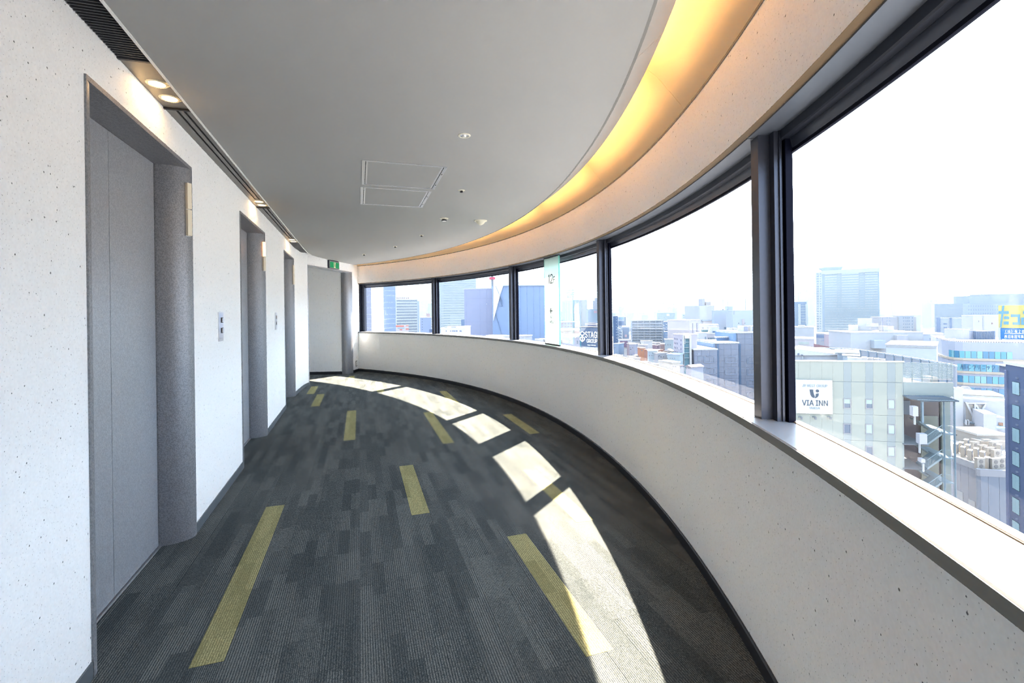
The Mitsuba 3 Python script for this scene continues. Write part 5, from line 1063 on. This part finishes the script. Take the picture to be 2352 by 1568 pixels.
cor = [at(2188, 1046, 66), at(2243, 1067, 60.5), at(2306, 1082, 58.2), at(2330, 1080, 58), at(2330, 1010, 78), at(2188, 1010, 80)]
def onz(x, y, z):
    r = ray(x, y); return (EYEP + r * ((z - EYE) / r[2]))[:2]
edge = [onz(2188, 1047, ZR), onz(2243, 1067, ZR), onz(2245, 1079, ZR), onz(2320, 1083, ZR)]
back_ = [onz(2330, 1012, ZR), onz(2180, 1000, ZR)]
put(rt + '__roof', extrude(Polygon(edge + back_), ZR - .4, ZR), cmat((.70, .62, .54)))
for i, (a, b) in enumerate(zip(edge[:-1], edge[1:])):
    d = (b - a) / np.linalg.norm(b - a); n2 = np.array([d[1], -d[0]]); L = np.linalg.norm(b - a); M2 = frame_of([a[0], a[1], 0], [d[0], d[1], 0])
    k = max(1, int(L / 1.1))
    for j in range(k): put(rt + '__wall_panel', placed(bx(L * j / k + .015, L * (j + 1) / k - .015, GROUND, ZR - .75, -.3, 0), M2), cmat((.38, .44, .53) if i else (.48, .50, .56)))
    put(rt + '__parapet', placed(bx(-.05, L + .05, ZR - .75, ZR + .12, -.25, .05), M2), cmat((.60, .62, .66)))
    if i == 0:
        for (s, y) in ((.3, 2), (.8, 2.5)): put(rt + '__window', placed(bx(L * s - .5, L * s + .5, ZR - 5 - y, ZR - 2.5 - y, -.1, .05), M2), cmat((.66, .68, .70)))
# cooling units in rows on the cream roof
units = [(2200, 1040, 1), (2217, 1048, 1), (2233, 1056, 1), (2212, 1037, 1), (2228, 1043, 1), (2247, 1052, 1), (2262, 1060, 1), (2254, 1076, 0), (2273, 1074, 1), (2288, 1077, 0), (2302, 1075, 0), (2224, 1030, 1), (2242, 1036, 0), (2260, 1044, 0), (2276, 1050, 0), (2292, 1056, 0), (2268, 1030, 0), (2286, 1036, 0), (2300, 1042, 1)]
for i, (x, y, s) in enumerate(units):
    a = onz(x, y, ZR + .05); k = newthing('cooling_unit_roof'); w, d, h = 1.0, .42, 1.35
    M2 = frame_of([a[0], a[1], 0], [RGT[0], RGT[1], 0] if not s else [RGT[0] * .8 + FWD[0] * .6, RGT[1] * .8 + FWD[1] * .6, 0])
    put(k + '__case', placed(bx(-.5 * w, .5 * w, ZR, ZR + h, -d, 0), M2), cmat((.72, .68, .60))); put(k + '__lid', placed(bx(-.52 * w, .52 * w, ZR + h, ZR + h + .05, -d - .02, .03), M2), cmat((.84, .82, .78)))
    if s: put(k + '__coil', placed(bx(-.4, .4, ZR + .12, ZR + h - .12, 0, .02), M2), cmat((.26, .28, .32)))
    else:
        for zc in (.4, 1.0):
            m = trimesh.creation.cylinder(.24, .03, sections=18); put(k + '__fan', placed(m, M2 @ trimesh.transformations.translation_matrix([0, ZR + zc * h / 1.4, .015])), cmat((.42, .40, .38)))
    place_x[k] = x; tag(k, 'cream cooling unit standing in rows on the cream roof', 'cooling unit', 'cooling units on the cream roof')
f = block('roof_cabin', 'cream roof cabin behind the rows of cooling units', 2186, 2240, 990, 74, 70, depth=4, col=(.66, .60, .52), catg='cabin', roof=(.84, .82, .76), zbot=ZR); f.win('vent', 2193, 996, 2198, 1000, (.3, .3, .3)); f.box('end', f.rect(2238, 1006, 2262, 1032, -3, .5), cmat((.68, .62, .54)))
f = block('navy_building', 'dark navy building with a column of pale windows at the right edge', 2308, 2440, 846, 52, 44, turn=False, depth=10, col=(.10, .14, .25), roof=(.80, .80, .82))
f.box('left_return', f.rect(2287, 839, 2308, 858, -3, -.3), cmat((.16, .20, .33))); f.box('left_return_cap', f.rect(2286, 837.5, 2309, 839.5, -3.2, 0), cmat((.78, .80, .84)))
f.box('drain_pipe', f.rect(2314.2, 850, 2316, 1300, 0, .12), cmat((.16, .21, .33)))
for k_ in range(8):
    y = 878.5 + 54.0 * k_
    a, b = f.hit(2326, y + 26), f.hit(2342.5, y)
    k = f.box('window', bx(a[0], b[0], a[1], b[1], -.1, .04), cmat((.05, .10, .14))); put(k + '__pane', placed(bx(a[0] + .05, b[0] - .05, a[1] + .06, b[1] - .05, .03, .055), f.M), cmat((.36, .54, .60), .2, .5))
    put(k + '__blind_seam', placed(bx((a[0] + b[0]) / 2 - .01, (a[0] + b[0]) / 2 + .01, a[1] + .06, b[1] - .05, .05, .06), f.M), cmat((.28, .44, .50)))
    a = f.hit(2338, y - 11); f.box('vent_hood', bx(a[0] - .09, a[0] + .09, a[1] - .09, a[1] + .09, 0, .15), cmat((.20, .25, .36)))

# ------------------------------------------------------------------ what tells look-alikes apart: their order from the left
ONES = ['', 'first', 'second', 'third', 'fourth', 'fifth', 'sixth', 'seventh', 'eighth', 'ninth', 'tenth', 'eleventh', 'twelfth', 'thirteenth', 'fourteenth', 'fifteenth', 'sixteenth', 'seventeenth', 'eighteenth', 'nineteenth']
def ordinal(n):
    return ONES[n] if n < 20 else {2: 'twent', 3: 'thirt', 4: 'fort'}[n // 10] + ('ieth' if n % 10 == 0 else 'y-' + ONES[n % 10])
def order(group, fmt):
    ks = sorted((k for k in labels if labels[k].get('group') == group), key=lambda k: place_x[k])
    for i, k in enumerate(ks): labels[k]['label'] = fmt.format(ordinal(i + 1), look=look_of.get(k, ''))
order('pale blocks on the hazy skyline', 'pale hazy block of the skyline in the middle window, {} from the left')
order('pale blocks behind the nearest window', 'pale hazy block behind the roofs in the nearest window, {} from the left')
order('small crowded houses of the low town', 'small crowded {look}, {} from the left')
order('low houses under the far windows', 'low house under the far windows, {} from the left')
order('white ducts behind the hotel parapet', 'white rounded roof duct behind the hotel parapet, {} from the left')
order('cream cooling units on the hotel roof', 'cream cooling unit behind the hotel parapet, {} from the left')
order('lamps under the hotel sign board', 'small grey lamp under the white sign board, {} from the left')
order('cooling units on the cream roof', 'cream cooling unit on the cream roof, {} from the left')

# ------------------------------------------------------------------ haze over the city
scene['haze'] = {'type': 'cube', 'to_world': T().translate([float(FWD[0] * 2550 + 600), float(FWD[1] * 2550), 38]).rotate([0, 0, 1], -math.degrees(YAW)).scale([2600, 2500, 84]),
                 'bsdf': {'type': 'null'},
                 'interior': {'type': 'homogeneous', 'albedo': {'type': 'rgb', 'value': [.155, .20, .24]}, 'sigma_t': 0.0013, 'phase': {'type': 'hg', 'g': 0.55}}}
labels['haze'] = {'label': 'thin white haze over the city', 'kind': 'stuff'}
